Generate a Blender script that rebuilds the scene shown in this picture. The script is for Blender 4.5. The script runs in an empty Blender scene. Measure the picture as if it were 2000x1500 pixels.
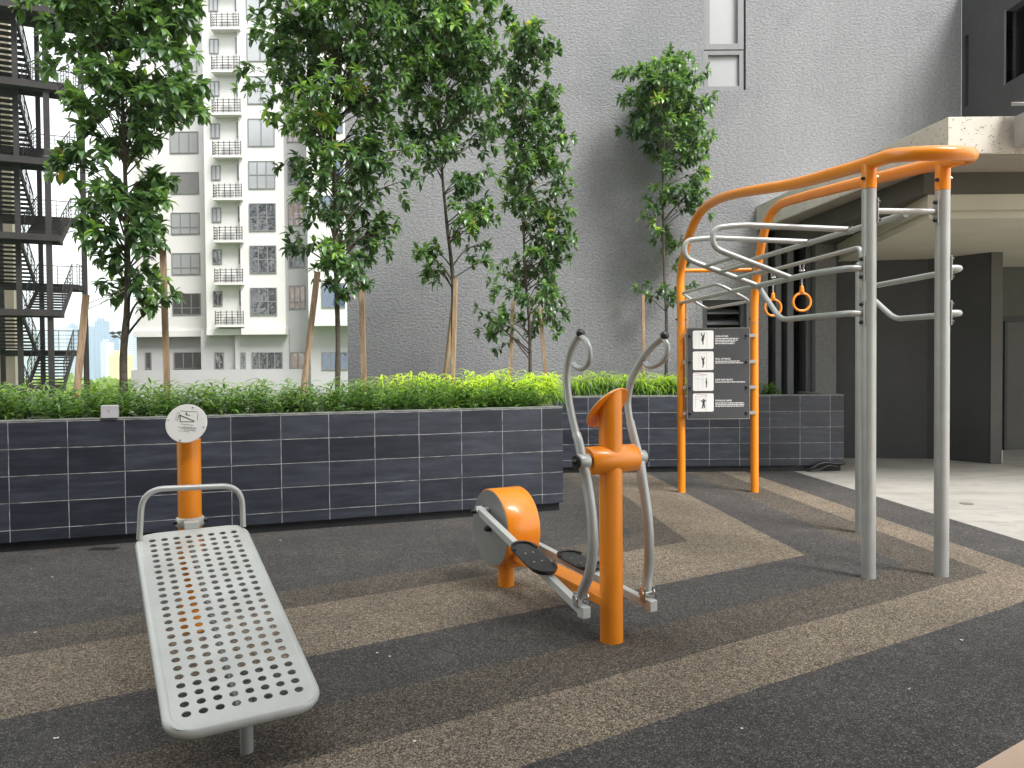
import bpy, math, random
from math import sin, cos, pi, radians, sqrt
from mathutils import Vector as V, Matrix
from mathutils.noise import noise as pn

# ------------------------------------------------------------ camera, light, exposure
SC = bpy.context.scene
C = SC.collection
F = 1450.0; PITCH = math.atan(29 / F); ROLL = 0.0078; H = 1.55
cam = bpy.data.cameras.new('camera'); co = bpy.data.objects.new('camera', cam); C.objects.link(co)
cam.sensor_width = 36; cam.lens = 36 * F / 2000; cam.clip_start = .05; cam.clip_end = 30000
co.matrix_world = Matrix.Translation((0, 0, H)) @ Matrix.Rotation(pi / 2 - PITCH, 4, 'X') @ Matrix.Rotation(-ROLL, 4, 'Z')
SC.camera = co
SUN_EL, SUN_AZ = radians(53), radians(137)      # azimuth measured clockwise from +Y
sd = V((sin(SUN_AZ) * cos(SUN_EL), cos(SUN_AZ) * cos(SUN_EL), sin(SUN_EL)))
sun = bpy.data.lights.new('sun', 'SUN'); sun.energy = 2.9; sun.angle = radians(24); sun.color = (1, .97, .93)
so = bpy.data.objects.new('sun', sun); C.objects.link(so)
so.rotation_euler = (-sd).to_track_quat('-Z', 'Y').to_euler()
w = bpy.data.worlds.new('World'); SC.world = w; w.use_nodes = True
nt = w.node_tree; nt.nodes.clear()
def wn(t): return nt.nodes.new(t)
sky = wn('ShaderNodeTexSky'); sky.sky_type = 'NISHITA'; sky.sun_disc = False
sky.sun_elevation = SUN_EL; sky.sun_rotation = SUN_AZ; sky.dust_density = 2.5
bg = wn('ShaderNodeBackground'); bg.inputs[1].default_value = .10
mx = wn('ShaderNodeMix'); mx.data_type = 'RGBA'
tc = wn('ShaderNodeTexCoord'); no = wn('ShaderNodeTexNoise'); no.inputs['Scale'].default_value = 2.2; no.inputs['Detail'].default_value = 5
mr = wn('ShaderNodeMapRange'); mr.inputs[1].default_value = .3; mr.inputs[2].default_value = .62; mr.inputs[3].default_value = .55; mr.inputs[4].default_value = .97
nt.links.new(tc.outputs['Generated'], no.inputs[0]); nt.links.new(no.outputs[0], mr.inputs[0]); nt.links.new(mr.outputs[0], mx.inputs[0])
nt.links.new(sky.outputs[0], mx.inputs[6]); mx.inputs[7].default_value = (9.5, 9.4, 9.25, 1)
nt.links.new(mx.outputs[2], bg.inputs[0]); ow = wn('ShaderNodeOutputWorld'); nt.links.new(bg.outputs[0], ow.inputs[0])
SC.view_settings.view_transform = 'Standard'; SC.view_settings.look = 'None'; SC.view_settings.gamma = 1
SC.view_settings.exposure = 1.15
SC.render.engine = 'CYCLES'
SC.cycles.volume_bounces = 1; SC.cycles.transparent_max_bounces = 16

# ------------------------------------------------------------ helpers
def rdir(u, v):
    x = (u - 1000) / F; y = -(v - 750) / F
    c, s = cos(ROLL), sin(ROLL); xr = c * x + s * y; yr = -s * x + c * y
    return V((xr, cos(PITCH) + yr * sin(PITCH), -sin(PITCH) + yr * cos(PITCH)))
def G(u, v, z=0.0):                      # photo point -> point at height z
    d = rdir(u, v); return V((0, 0, H)) + d * ((z - H) / d.z)
def at(u, v, Y):                         # photo point -> point at distance Y
    d = rdir(u, v); return V((0, 0, H)) + d * (Y / d.y)
def vp(u, v, P, h):                      # photo point -> point in the vertical plane through P along h
    d = rdir(u, v); n = (h[1], -h[0]); return V((0, 0, H)) + d * ((n[0] * P[0] + n[1] * P[1]) / (n[0] * d.x + n[1] * d.y))

class MB:
    def __init__(s): s.v = []; s.f = []; s.sm = []; s.mi = []; s.att = []
    def add(s, vs, fs, smooth=False, m=0, tone=None):
        o = len(s.v); s.v += [tuple(p) for p in vs]
        s.f += [tuple(i + o for i in f) for f in fs]; s.sm += [smooth] * len(fs); s.mi += [m] * len(fs)
        if tone is not None: s.att += [tone] * len(vs)
        return s
    def box(s, lo, hi, m=0, M=None):
        (a, b, c), (d, e, f) = lo, hi
        vs = [V(p) for p in ((a, b, c), (d, b, c), (d, e, c), (a, e, c), (a, b, f), (d, b, f), (d, e, f), (a, e, f))]
        if M: vs = [M @ p for p in vs]
        return s.add(vs, [(0, 3, 2, 1), (4, 5, 6, 7), (0, 1, 5, 4), (1, 2, 6, 5), (2, 3, 7, 6), (3, 0, 4, 7)], m=m)
    def obox(s, c, ax, ay, az, m=0):      # centre and three half-axis vectors
        c = V(c); ax = V(ax); ay = V(ay); az = V(az)
        M = Matrix((ax, ay, az)).transposed().to_4x4(); M.translation = c
        return s.box((-1, -1, -1), (1, 1, 1), m, M)
    def beam(s, a, b, wd, ht, m=0, up=(0, 0, 1)):
        a = V(a); b = V(b); d = (b - a); L = d.length; d.normalize(); sd_ = d.cross(V(up))
        if sd_.length < 1e-4: sd_ = V((1, 0, 0))
        sd_.normalize(); u_ = sd_.cross(d)
        return s.obox((a + b) / 2, d * L / 2, sd_ * wd / 2, u_ * ht / 2, m)
    def tube(s, pts, r, n=16, m=0, cap=True, round_=False, closed=False):
        pts = [V(p) for p in pts]; N = len(pts)
        rs = r if isinstance(r, (list, tuple)) else [r] * N
        if round_ and not closed:
            d0 = (pts[0] - pts[1]).normalized(); d1 = (pts[-1] - pts[-2]).normalized(); r0, r1 = rs[0], rs[-1]
            pre = [(pts[0] + d0 * r0 * sin(t), r0 * cos(t)) for t in (1.45, 1.05, .6, .25)]
            post = [(pts[-1] + d1 * r1 * sin(t), r1 * cos(t)) for t in (.25, .6, 1.05, 1.45)]
            pts = [p for p, _ in pre] + pts + [p for p, _ in post]; rs = [q for _, q in pre] + list(rs) + [q for _, q in post]; N = len(pts)
        T = []
        for i in range(N):
            if closed: t = pts[(i + 1) % N] - pts[i - 1]
            else: t = pts[min(i + 1, N - 1)] - pts[max(i - 1, 0)]
            T.append(t.normalized())
        ref = V((0, 0, 1)) if abs(T[0].z) < .9 else V((1, 0, 0))
        nrm = (ref - T[0] * ref.dot(T[0])).normalized(); vs = []
        for i in range(N):
            nrm = (nrm - T[i] * nrm.dot(T[i])).normalized(); bn = T[i].cross(nrm)
            vs += [pts[i] + (nrm * cos(2 * pi * k / n) + bn * sin(2 * pi * k / n)) * rs[i] for k in range(n)]
        fs = []
        for i in range(N if closed else N - 1):
            j = (i + 1) % N
            for k in range(n):
                l = (k + 1) % n; fs.append((i * n + k, i * n + l, j * n + l, j * n + k))
        s.add(vs, fs, True, m)
        if cap and not closed:
            s.add(vs[:n], [tuple(range(n))[::-1]], False, m); s.add(vs[-n:], [tuple(range(n))], False, m)
        return s
    def cyl(s, a, b, r, n=24, m=0, bev=0.0):
        a = V(a); b = V(b); d = (b - a).normalized()
        if bev: return s.tube([a, a + d * bev, b - d * bev, b], [r - bev, r, r, r - bev], n, m)
        return s.tube([a, b], r, n, m)
    def dome(s, c, d, r, h=None, m=0):
        c = V(c); d = V(d).normalized(); h = h or r
        return s.tube([c + d * (h * sin(t)) for t in (0, .4, .8, 1.2, 1.5)], [r * cos(t) for t in (0, .4, .8, 1.2, 1.5)], 12, m)
    def poly(s, pts, t, m=0):             # flat outline with thickness vector t
        pts = [V(p) for p in pts]; t = V(t); n = len(pts)
        return s.add(pts + [p + t for p in pts], [tuple(range(n))[::-1], tuple(range(n, 2 * n))] + [(i, (i + 1) % n, (i + 1) % n + n, i + n) for i in range(n)], m=m)
    def build(s, name, mats, parent=None, bevel=0, sub=0):
        org = V((0, 0, 0))
        if parent is not None:
            p = parent
            while p is not None: org = org + p.location; p = p.parent
        elif s.v:
            xs = [q[0] for q in s.v]; ys = [q[1] for q in s.v]; zs = [q[2] for q in s.v]
            org = V(((min(xs) + max(xs)) / 2, (min(ys) + max(ys)) / 2, min(zs)))
        me = bpy.data.meshes.new(name)
        me.from_pydata([(x - org.x, y - org.y, z - org.z) for x, y, z in s.v], [], s.f)
        me.polygons.foreach_set('use_smooth', s.sm); me.polygons.foreach_set('material_index', s.mi)
        if s.att and len(s.att) == len(s.v):
            a = me.attributes.new('tone', 'FLOAT', 'POINT'); a.data.foreach_set('value', s.att)
        for m in (mats if isinstance(mats, (list, tuple)) else [mats]): me.materials.append(m)
        me.update(); o = bpy.data.objects.new(name, me); C.objects.link(o)
        if parent is not None: o.parent = parent
        else: o.location = org
        if bevel:
            b = o.modifiers.new('bevel', 'BEVEL'); b.width = bevel; b.segments = 2; b.limit_method = 'ANGLE'; b.angle_limit = radians(50)
        return o
def tag(o, label=None, cat=None, group=None, kind=None):
    for k, x in (('label', label), ('category', cat), ('group', group), ('kind', kind)):
        if x: o[k] = x
    return o
def thing(name, loc, label, cat, group=None):
    o = bpy.data.objects.new(name, None); C.objects.link(o); o.location = loc; o.empty_display_size = .1
    return tag(o, label, cat, group)
def fillet(pts, r, n=6):
    pts = [V(p) for p in pts]; out = [pts[0]]
    for i in range(1, len(pts) - 1):
        a, b, c = pts[i - 1], pts[i], pts[i + 1]; d1 = (a - b); d2 = (c - b)
        rr = min(r, d1.length * .48, d2.length * .48); p = b + d1.normalized() * rr; q = b + d2.normalized() * rr
        for k in range(n + 1):
            t = k / n; out.append(p * (1 - t) ** 2 + b * 2 * t * (1 - t) + q * t * t)
    out.append(pts[-1]); return out
def spline(pts, n=6):
    pts = [V(p) for p in pts]; P = [pts[0] * 2 - pts[1]] + pts + [pts[-1] * 2 - pts[-2]]; out = []
    for i in range(1, len(P) - 2):
        a, b, c, d = P[i - 1:i + 3]
        for k in range(n):
            t = k / n; out.append(.5 * (2 * b + (c - a) * t + (2 * a - 5 * b + 4 * c - d) * t * t + (3 * b - a - 3 * c + d) * t ** 3))
    out.append(pts[-1]); return out

# ------------------------------------------------------------ materials
def nmat(name):
    m = bpy.data.materials.new(name); m.use_nodes = True; t = m.node_tree; b = t.nodes['Principled BSDF']
    return m, t, b
def N(t, k, **kw):
    n = t.nodes.new(k)
    for a, x in kw.items():
        if a.startswith('i_'): n.inputs[a[2:].replace('_', ' ')].default_value = x
        else: setattr(n, a, x)
    return n
def ramp(t, fac, stops, const=False):
    r = t.nodes.new('ShaderNodeValToRGB'); e = r.color_ramp.elements
    if const: r.color_ramp.interpolation = 'CONSTANT'
    while len(e) < len(stops): e.new(.5)
    for i, (p, c) in enumerate(stops): e[i].position = p; e[i].color = (*c, 1) if len(c) == 3 else c
    t.links.new(fac, r.inputs[0]); return r.outputs[0]
def coord(t, kind='Object', scale=(1, 1, 1)):
    c = t.nodes.new('ShaderNodeTexCoord'); m = t.nodes.new('ShaderNodeMapping'); m.inputs['Scale'].default_value = scale
    if kind == 'World':
        g = t.nodes.new('ShaderNodeNewGeometry'); t.links.new(g.outputs['Position'], m.inputs[0])
    else: t.links.new(c.outputs[kind], m.inputs[0])
    return m.outputs[0]
def noise(t, vec, scale, detail=4, rough=.55):
    n = N(t, 'ShaderNodeTexNoise'); n.inputs['Scale'].default_value = scale; n.inputs['Detail'].default_value = detail; n.inputs['Roughness'].default_value = rough
    t.links.new(vec, n.inputs[0]); return n.outputs[0]
def bump(t, b, h, strength, dist):
    n = N(t, 'ShaderNodeBump'); n.inputs['Strength'].default_value = strength; n.inputs['Distance'].default_value = dist
    t.links.new(h, n.inputs['Height']); t.links.new(n.outputs[0], b.inputs['Normal'])
def mixc(t, fac, a, b_, mode='MIX'):
    m = t.nodes.new('ShaderNodeMix'); m.data_type = 'RGBA'; m.blend_type = mode
    for i, x in ((0, fac), (6, a), (7, b_)):
        if hasattr(x, 'links'): t.links.new(x, m.inputs[i])
        else: m.inputs[i].default_value = x if i == 0 else (*x, 1)
    return m.outputs[2]
def paint(name, col, rough=.4, metal=0, var=.12, scale=6, bmp=.05, coat=0, spec=.5):
    m, t, b = nmat(name); c = coord(t, 'World')
    n1 = noise(t, c, scale, 6); f = tuple(x * (1 - var) for x in col); g = tuple(min(1, x * (1 + var)) for x in col)
    t.links.new(ramp(t, n1, [(.3, f), (.7, g)]), b.inputs['Base Color'])
    n2 = noise(t, c, scale * 7, 5); mr_ = N(t, 'ShaderNodeMapRange'); mr_.inputs[3].default_value = rough * .8; mr_.inputs[4].default_value = min(1, rough * 1.25)
    t.links.new(n2, mr_.inputs[0]); t.links.new(mr_.outputs[0], b.inputs['Roughness'])
    b.inputs['Metallic'].default_value = metal; b.inputs['Coat Weight'].default_value = coat; b.inputs['Coat Roughness'].default_value = .12
    b.inputs['Specular IOR Level'].default_value = spec
    if bmp: bump(t, b, noise(t, c, 220, 2), bmp, .002)
    return m
orange = paint('orange_enamel', (.86, .27, .010), .30, 0, .06, 3, .04, .35)
grey = paint('grey_powder_coat', (.42, .435, .43), .34, .25, .08, 5, .08, .15)
plate = paint('pale_grey_plate', (.50, .515, .50), .36, .1, .09, 4, .06, .2)
darkgrey_face = paint('dull_grey_metal', (.27, .275, .27), .42, .2, .12, 5)
blackp = paint('black_plastic', (.015, .015, .016), .3, 0, .2, 10)
rubberp = paint('black_tread_rubber', (.028, .028, .03), .55, 0, .35, 30, .3)
steel = paint('galvanised_steel', (.55, .55, .54), .28, .9, .1, 20)
whitep = paint('white_laminate', (.83, .83, .82), .22, 0, .02, 3, 0, .3)
ink = paint('printed_black', (.05, .05, .055), .5, 0, 0, 3, 0)
inkgrey = paint('printed_grey', (.35, .35, .36), .5, 0, 0, 3, 0)
board_m = paint('charcoal_sign', (.055, .056, .062), .45, 0, .06, 3)
inkw = paint('printed_white', (.75, .75, .74), .5, 0, 0, 3, 0)
inkred = paint('printed_red', (.6, .22, .2), .5, 0, 0, 3, 0)
towerw = paint('white_render', (.66, .66, .65), .85, 0, .05, .35, .1)
towerg = paint('grey_render', (.42, .42, .43), .85, 0, .04, .3, .1)
framem = paint('grey_window_frame', (.20, .205, .21), .5, 0, .05, 3)
stairm = paint('brown_black_steel', (.016, .013, .013), .7, .1, .3, 2)
brickb = None
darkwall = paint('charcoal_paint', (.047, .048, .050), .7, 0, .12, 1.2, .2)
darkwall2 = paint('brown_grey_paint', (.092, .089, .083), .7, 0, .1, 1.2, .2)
finm = paint('blue_grey_fin', (.13, .14, .15), .6, 0, .1, 2)
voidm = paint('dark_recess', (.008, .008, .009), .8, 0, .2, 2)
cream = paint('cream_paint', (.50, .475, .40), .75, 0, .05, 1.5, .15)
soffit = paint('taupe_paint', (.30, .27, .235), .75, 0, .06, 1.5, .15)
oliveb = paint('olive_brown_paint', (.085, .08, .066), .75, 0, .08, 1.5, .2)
railm = paint('bronze_railing', (.06, .055, .05), .5, .3, .1, 4)
lamp_m = paint('grey_lamp_housing', (.34, .32, .30), .45, .1, .1, 8)

def glassy(name, col, rough, wob):
    m, t, b = nmat(name); c = coord(t, 'World'); b.inputs['Base Color'].default_value = (*col, 1)
    b.inputs['Roughness'].default_value = rough; b.inputs['Specular IOR Level'].default_value = 1.0; b.inputs['IOR'].default_value = 1.8
    if wob: bump(t, b, noise(t, c, .9, 3), .5, wob)
    return m
glass_pale = glassy('glass_painted_cloud_reflection', (.34, .355, .37), .12, .02)  # pale base colour stands in for sky reflected in the panes
glass_mid = glassy('half_drawn_blind', (.20, .205, .21), .2, .02)
glass_dark = glassy('dark_wavy_glass', (.05, .052, .058), .05, .12)
glass_blue = glassy('blue_tinted_glass', (.03, .075, .16), .06, .05)
glass_brown = glassy('curtained_glass', (.33, .25, .22), .1, .05)
glass_wall = glassy('frosted_pane', (.29, .295, .31), .35, .0)
glass_black = glassy('unlit_glass', (.004, .004, .005), .12, .0)

def stucco(name, col, scale, dist, stains=True, strength=.62):
    m, t, b = nmat(name); c = coord(t, 'World', (1, 1, 1.45))
    a = noise(t, c, scale, 3, .6); a2 = noise(t, c, scale * 2.6, 3); big = noise(t, coord(t, 'World', (1, 1, .25)), 1.1, 5)
    col1 = ramp(t, big, [(.3, tuple(x * .93 for x in col)), (.7, tuple(x * 1.05 for x in col))])
    col2 = mixc(t, ramp(t, a, [(.38, (0, 0, 0)), (.62, (1, 1, 1))]), (.80, .80, .80), (1, 1, 1))
    col3 = mixc(t, 1.0, col1, col2, 'MULTIPLY')
    if stains:
        sk = noise(t, coord(t, 'World', (5, 5, .22)), 1.6, 6, .7); col3 = mixc(t, 1.0, col3, ramp(t, sk, [(.34, (.96, .96, .96)), (.5, (1, 1, 1)), (.72, (1.02, 1.02, 1.02))]), 'MULTIPLY')
        pt_ = noise(t, coord(t, 'World', (.8, 1, 1)), .75, 3, .5); col3 = mixc(t, 1.0, col3, ramp(t, pt_, [(.40, (.90, .90, .91)), (.47, (1, 1, 1))]), 'MULTIPLY')
    if stains:                            # pale efflorescence low on the right of the wall
        s1 = noise(t, coord(t, 'World', (1, 1, .45)), 1.7, 7, .7)
        g = t.nodes.new('ShaderNodeNewGeometry'); sx = t.nodes.new('ShaderNodeSeparateXYZ'); t.links.new(g.outputs[0], sx.inputs[0])
        r1 = ramp(t, s1, [(.60, (0, 0, 0)), (.68, (.32, .32, .32))])
        zz = N(t, 'ShaderNodeMapRange'); zz.inputs[1].default_value = 6.4; zz.inputs[2].default_value = 4.6; t.links.new(sx.outputs[2], zz.inputs[0])
        mm = N(t, 'ShaderNodeMath', operation='MULTIPLY'); t.links.new(r1, mm.inputs[0]); t.links.new(zz.outputs[0], mm.inputs[1])
        xx = N(t, 'ShaderNodeMapRange'); xx.inputs[1].default_value = 3.3; xx.inputs[2].default_value = 4.4; t.links.new(sx.outputs[0], xx.inputs[0])
        m3 = N(t, 'ShaderNodeMath', operation='MULTIPLY'); t.links.new(mm.outputs[0], m3.inputs[0]); t.links.new(xx.outputs[0], m3.inputs[1])
        col3 = mixc(t, m3.outputs[0], col3, (.50, .50, .46))
    t.links.new(col3, b.inputs['Base Color']); b.inputs['Roughness'].default_value = .8; b.inputs['Specular IOR Level'].default_value = .25
    ad = N(t, 'ShaderNodeMath', operation='MULTIPLY_ADD'); t.links.new(a2, ad.inputs[0]); ad.inputs[1].default_value = .45; t.links.new(a, ad.inputs[2])
    bump(t, b, ad.outputs[0], strength, dist); return m
wallm = stucco('grey_stucco', (.29, .297, .312), 20, .03)
panelm = stucco('pale_grey_stucco', (.20, .205, .205), 30, .008, False)
def speckled(name, col):
    m, t, b = nmat(name); c = coord(t, 'World', (1, 1, 1.5)); v1 = N(t, 'ShaderNodeTexVoronoi'); v1.inputs['Scale'].default_value = 34
    t.links.new(mixc(t, .12, c, noise(t, c, 30, 3)), v1.inputs[0])
    pit = ramp(t, v1.outputs[0], [(.20, (.10, .09, .08)), (.32, (1, 1, 1))])
    big = ramp(t, noise(t, c, 1.5, 5), [(.35, tuple(x * .86 for x in col)), (.7, col)])
    sel = ramp(t, noise(t, c, 14, 2), [(.50, (1, 1, 1)), (.60, (0, 0, 0))])
    k = mixc(t, sel, pit, (1, 1, 1)); t.links.new(mixc(t, 1.0, big, k, 'MULTIPLY'), b.inputs['Base Color'])
    b.inputs['Roughness'].default_value = .85; bump(t, b, k, .8, .01); return m
fascia_m = speckled('pitted_cream_stone', (.66, .62, .56))

def granules(name, c1, c2, c3, mixp):
    m, t, b = nmat(name); c = coord(t, 'World')
    cc = mixc(t, .012, c, noise(t, c, 90, 2))
    v1 = N(t, 'ShaderNodeTexVoronoi'); v1.inputs['Scale'].default_value = 190; t.links.new(cc, v1.inputs[0])
    sp = N(t, 'ShaderNodeSeparateColor'); t.links.new(v1.outputs['Color'], sp.inputs[0])
    a, bb = mixp
    col = ramp(t, sp.outputs[0], [(0, c1), (a, c2), (bb, c3)], True)
    v2 = N(t, 'ShaderNodeTexVoronoi'); v2.inputs['Scale'].default_value = 62; t.links.new(cc, v2.inputs[0])
    sp2 = N(t, 'ShaderNodeSeparateColor'); t.links.new(v2.outputs['Color'], sp2.inputs[0])
    col = mixc(t, 1.0, col, ramp(t, sp2.outputs[0], [(0, (.72, .72, .72)), (1, (1.22, 1.2, 1.18))]), 'MULTIPLY')
    pores = ramp(t, v1.outputs['Distance'], [(.35, (1, 1, 1)), (.75, (.25, .25, .25))])
    col = mixc(t, .75, col, pores, 'MULTIPLY')
    wear = ramp(t, noise(t, c, .9, 7, .65), [(.28, (.74, .74, .75)), (.5, (1, 1, 1)), (.72, (1.26, 1.24, 1.20))])
    col = mixc(t, 1.0, col, wear, 'MULTIPLY')
    dust = ramp(t, noise(t, c, 3.1, 8, .7), [(.56, (0, 0, 0)), (.78, (.22, .22, .22))])
    col = mixc(t, dust, col, (.30, .28, .25))
    t.links.new(col, b.inputs['Base Color']); b.inputs['Roughness'].default_value = .78; b.inputs['Specular IOR Level'].default_value = .35
    ad = N(t, 'ShaderNodeMath', operation='MULTIPLY_ADD'); t.links.new(sp2.outputs[1], ad.inputs[0]); ad.inputs[1].default_value = .5; t.links.new(v1.outputs['Distance'], ad.inputs[2])
    bump(t, b, ad.outputs[0], .8, .004); return m
rub_dark = granules('dark_grey_rubber_granules', (.046, .044, .043), (.096, .092, .090), (.22, .213, .205), (.45, .87))
rub_mid = granules('grey_brown_rubber_granules', (.045, .042, .040), (.105, .091, .077), (.26, .22, .168), (.42, .72))
rub_tan = granules('tan_rubber_granules', (.080, .070, .060), (.195, .160, .120), (.43, .355, .265), (.30, .62))

def concrete(name, col):
    m, t, b = nmat(name); c = coord(t, 'World')
    a = noise(t, c, 1.3, 9, .68); s = noise(t, coord(t, 'World', (.5, 1.6, 1)), 2.6, 7, .7)
    k = mixc(t, 1.0, ramp(t, a, [(.3, tuple(x * .80 for x in col)), (.6, col), (.75, tuple(min(1, x * 1.12) for x in col))]),
             ramp(t, s, [(.32, (.74, .72, .68)), (.5, (1, 1, 1))]), 'MULTIPLY')
    t.links.new(k, b.inputs['Base Color']); b.inputs['Roughness'].default_value = .7; bump(t, b, noise(t, c, 60, 4), .3, .004); return m
conc = concrete('worn_concrete', (.36, .35, .32))
terra = concrete('peach_paver', (.60, .44, .33))

def tilemat():
    m, t, b = nmat('slate_blue_tiles'); tcn = t.nodes.new('ShaderNodeTexCoord'); sx = t.nodes.new('ShaderNodeSeparateXYZ'); t.links.new(tcn.outputs['Object'], sx.inputs[0])
    cx = t.nodes.new('ShaderNodeCombineXYZ'); t.links.new(sx.outputs[0], cx.inputs[0]); t.links.new(sx.outputs[2], cx.inputs[1])
    nz = N(t, 'ShaderNodeTexNoise'); nz.inputs['Scale'].default_value = 3; nz.inputs['Detail'].default_value = 3; t.links.new(tcn.outputs['Object'], nz.inputs[0])
    wob = t.nodes.new('ShaderNodeVectorMath'); wob.operation = 'MULTIPLY_ADD'; t.links.new(nz.outputs['Color'], wob.inputs[0]); wob.inputs[1].default_value = (.006, .008, 0); t.links.new(cx.outputs[0], wob.inputs[2])
    br = N(t, 'ShaderNodeTexBrick'); br.offset = 0; br.squash = 1
    for k, x in (('Scale', 1), ('Mortar Size', .0035), ('Mortar Smooth', .35), ('Bias', 0), ('Brick Width', .449), ('Row Height', .2335)): br.inputs[k].default_value = x
    br.inputs['Color1'].default_value = (.018, .022, .032, 1); br.inputs['Color2'].default_value = (.042, .049, .066, 1); br.inputs['Mortar'].default_value = (.42, .42, .42, 1)
    t.links.new(wob.outputs[0], br.inputs[0])
    st = noise(t, coord(t, 'Object', (1, 1, 7)), 2.2, 7, .65)
    stc = ramp(t, st, [(.32, (.62, .62, .65)), (.52, (1, 1, 1)), (.75, (1.7, 1.65, 1.6))])
    tl = mixc(t, 1.0, br.outputs['Color'], stc, 'MULTIPLY')
    sc_ = ramp(t, noise(t, coord(t, 'Object', (3, 3, 3)), 2, 12, .75), [(.66, (0, 0, 0)), (.80, (.3, .3, .3))])
    tl = mixc(t, sc_, tl, (.20, .20, .20))
    bl2 = ramp(t, noise(t, coord(t, 'Object', (1, 1, 2.5)), 1.1, 6, .7), [(.55, (0, 0, 0)), (.78, (.28, .28, .28))])
    tl = mixc(t, bl2, tl, (.075, .085, .115))
    grn = mixc(t, ramp(t, noise(t, coord(t, 'Object'), 9, 3), [(.35, (.15, .15, .15)), (.6, (1, 1, 1))]), (.10, .10, .10), br.outputs['Color'])
    t.links.new(mixc(t, br.outputs['Fac'], tl, grn), b.inputs['Base Color'])
    rr = N(t, 'ShaderNodeMapRange'); rr.inputs[3].default_value = .30; rr.inputs[4].default_value = .52; t.links.new(st, rr.inputs[0]); t.links.new(rr.outputs[0], b.inputs['Roughness'])
    ad = N(t, 'ShaderNodeMath', operation='MULTIPLY_ADD'); t.links.new(br.outputs['Fac'], ad.inputs[0]); ad.inputs[1].default_value = -.6; t.links.new(st, ad.inputs[2])
    bump(t, b, ad.outputs[0], .35, .004); return m
tiles = tilemat()
coping_m = paint('weathered_cement_edge', (.17, .18, .17), .8, 0, .3, 9, .3)
plinth_m = paint('black_waterproof_base', (.012, .013, .016), .6, 0, .4, 8, .3)
soil = paint('dark_soil', (.035, .026, .018), .95, 0, .4, 12, .6)

def leafmat(name, stops, rough=.38, trans=.3, tcol=(.16, .30, .03)):
    m, t, b = nmat(name); a = N(t, 'ShaderNodeAttribute', attribute_name='tone')
    c = ramp(t, a.outputs['Fac'], stops); c = mixc(t, 1.0, c, ramp(t, noise(t, coord(t, 'World'), 22, 3), [(.3, (.8, .8, .8)), (.7, (1.2, 1.2, 1.2))]), 'MULTIPLY')
    t.links.new(c, b.inputs['Base Color']); b.inputs['Roughness'].default_value = rough; b.inputs['Specular IOR Level'].default_value = .6
    tr = t.nodes.new('ShaderNodeBsdfTranslucent'); t.links.new(mixc(t, 1.0, c, (2.2, 2.3, .9), 'MULTIPLY'), tr.inputs[0])
    mxs = t.nodes.new('ShaderNodeMixShader'); mxs.inputs[0].default_value = trans
    t.links.new(b.outputs[0], mxs.inputs[1]); t.links.new(tr.outputs[0], mxs.inputs[2]); t.links.new(mxs.outputs[0], t.nodes['Material Output'].inputs[0]); return m
leaf_m = leafmat('tree_leaves', [(0, (.045, .092, .052)), (.42, (.098, .18, .086)), (.74, (.19, .33, .11)), (.97, (.38, .55, .12)), (1, (.34, .24, .07))], .30)
herb_m = leafmat('narrow_green_leaves', [(0, (.035, .075, .020)), (.5, (.10, .20, .045)), (1, (.28, .40, .11))], .45, .3)
tuft_m = leafmat('yellow_green_leaves', [(0, (.035, .085, .015)), (.5, (.13, .26, .03)), (1, (.55, .68, .07))], .42, .35)
bark = paint('grey_brown_bark', (.085, .070, .055), .9, 0, .45, 14, .8)
woodm = None
def wood(name):
    m, t, b = nmat(name); c = coord(t, 'Object', (14, 14, 1.3)); n1 = noise(t, c, 2.2, 8, .7)
    t.links.new(ramp(t, n1, [(.3, (.15, .095, .06)), (.5, (.33, .225, .145)), (.75, (.52, .39, .27))]), b.inputs['Base Color'])
    b.inputs['Roughness'].default_value = .8; bump(t, b, n1, .5, .004); return m
woodm = wood('weathered_timber')
def brickmat():
    m, t, b = nmat('beige_block_wall'); g = t.nodes.new('ShaderNodeNewGeometry'); sx = t.nodes.new('ShaderNodeSeparateXYZ'); t.links.new(g.outputs[0], sx.inputs[0])
    cx = t.nodes.new('ShaderNodeCombineXYZ'); t.links.new(sx.outputs[0], cx.inputs[0]); t.links.new(sx.outputs[2], cx.inputs[1])
    br = N(t, 'ShaderNodeTexBrick'); br.offset = .5
    for k, x in (('Scale', 1), ('Mortar Size', .03), ('Brick Width', 1.2), ('Row Height', .6)): br.inputs[k].default_value = x
    br.inputs['Color1'].default_value = (.22, .185, .15, 1); br.inputs['Color2'].default_value = (.26, .215, .175, 1); br.inputs['Mortar'].default_value = (.24, .20, .16, 1)
    t.links.new(cx.outputs[0], br.inputs[0]); t.links.new(br.outputs[0], b.inputs['Base Color']); b.inputs['Roughness'].default_value = .85; return m
brickb = brickmat()

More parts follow.
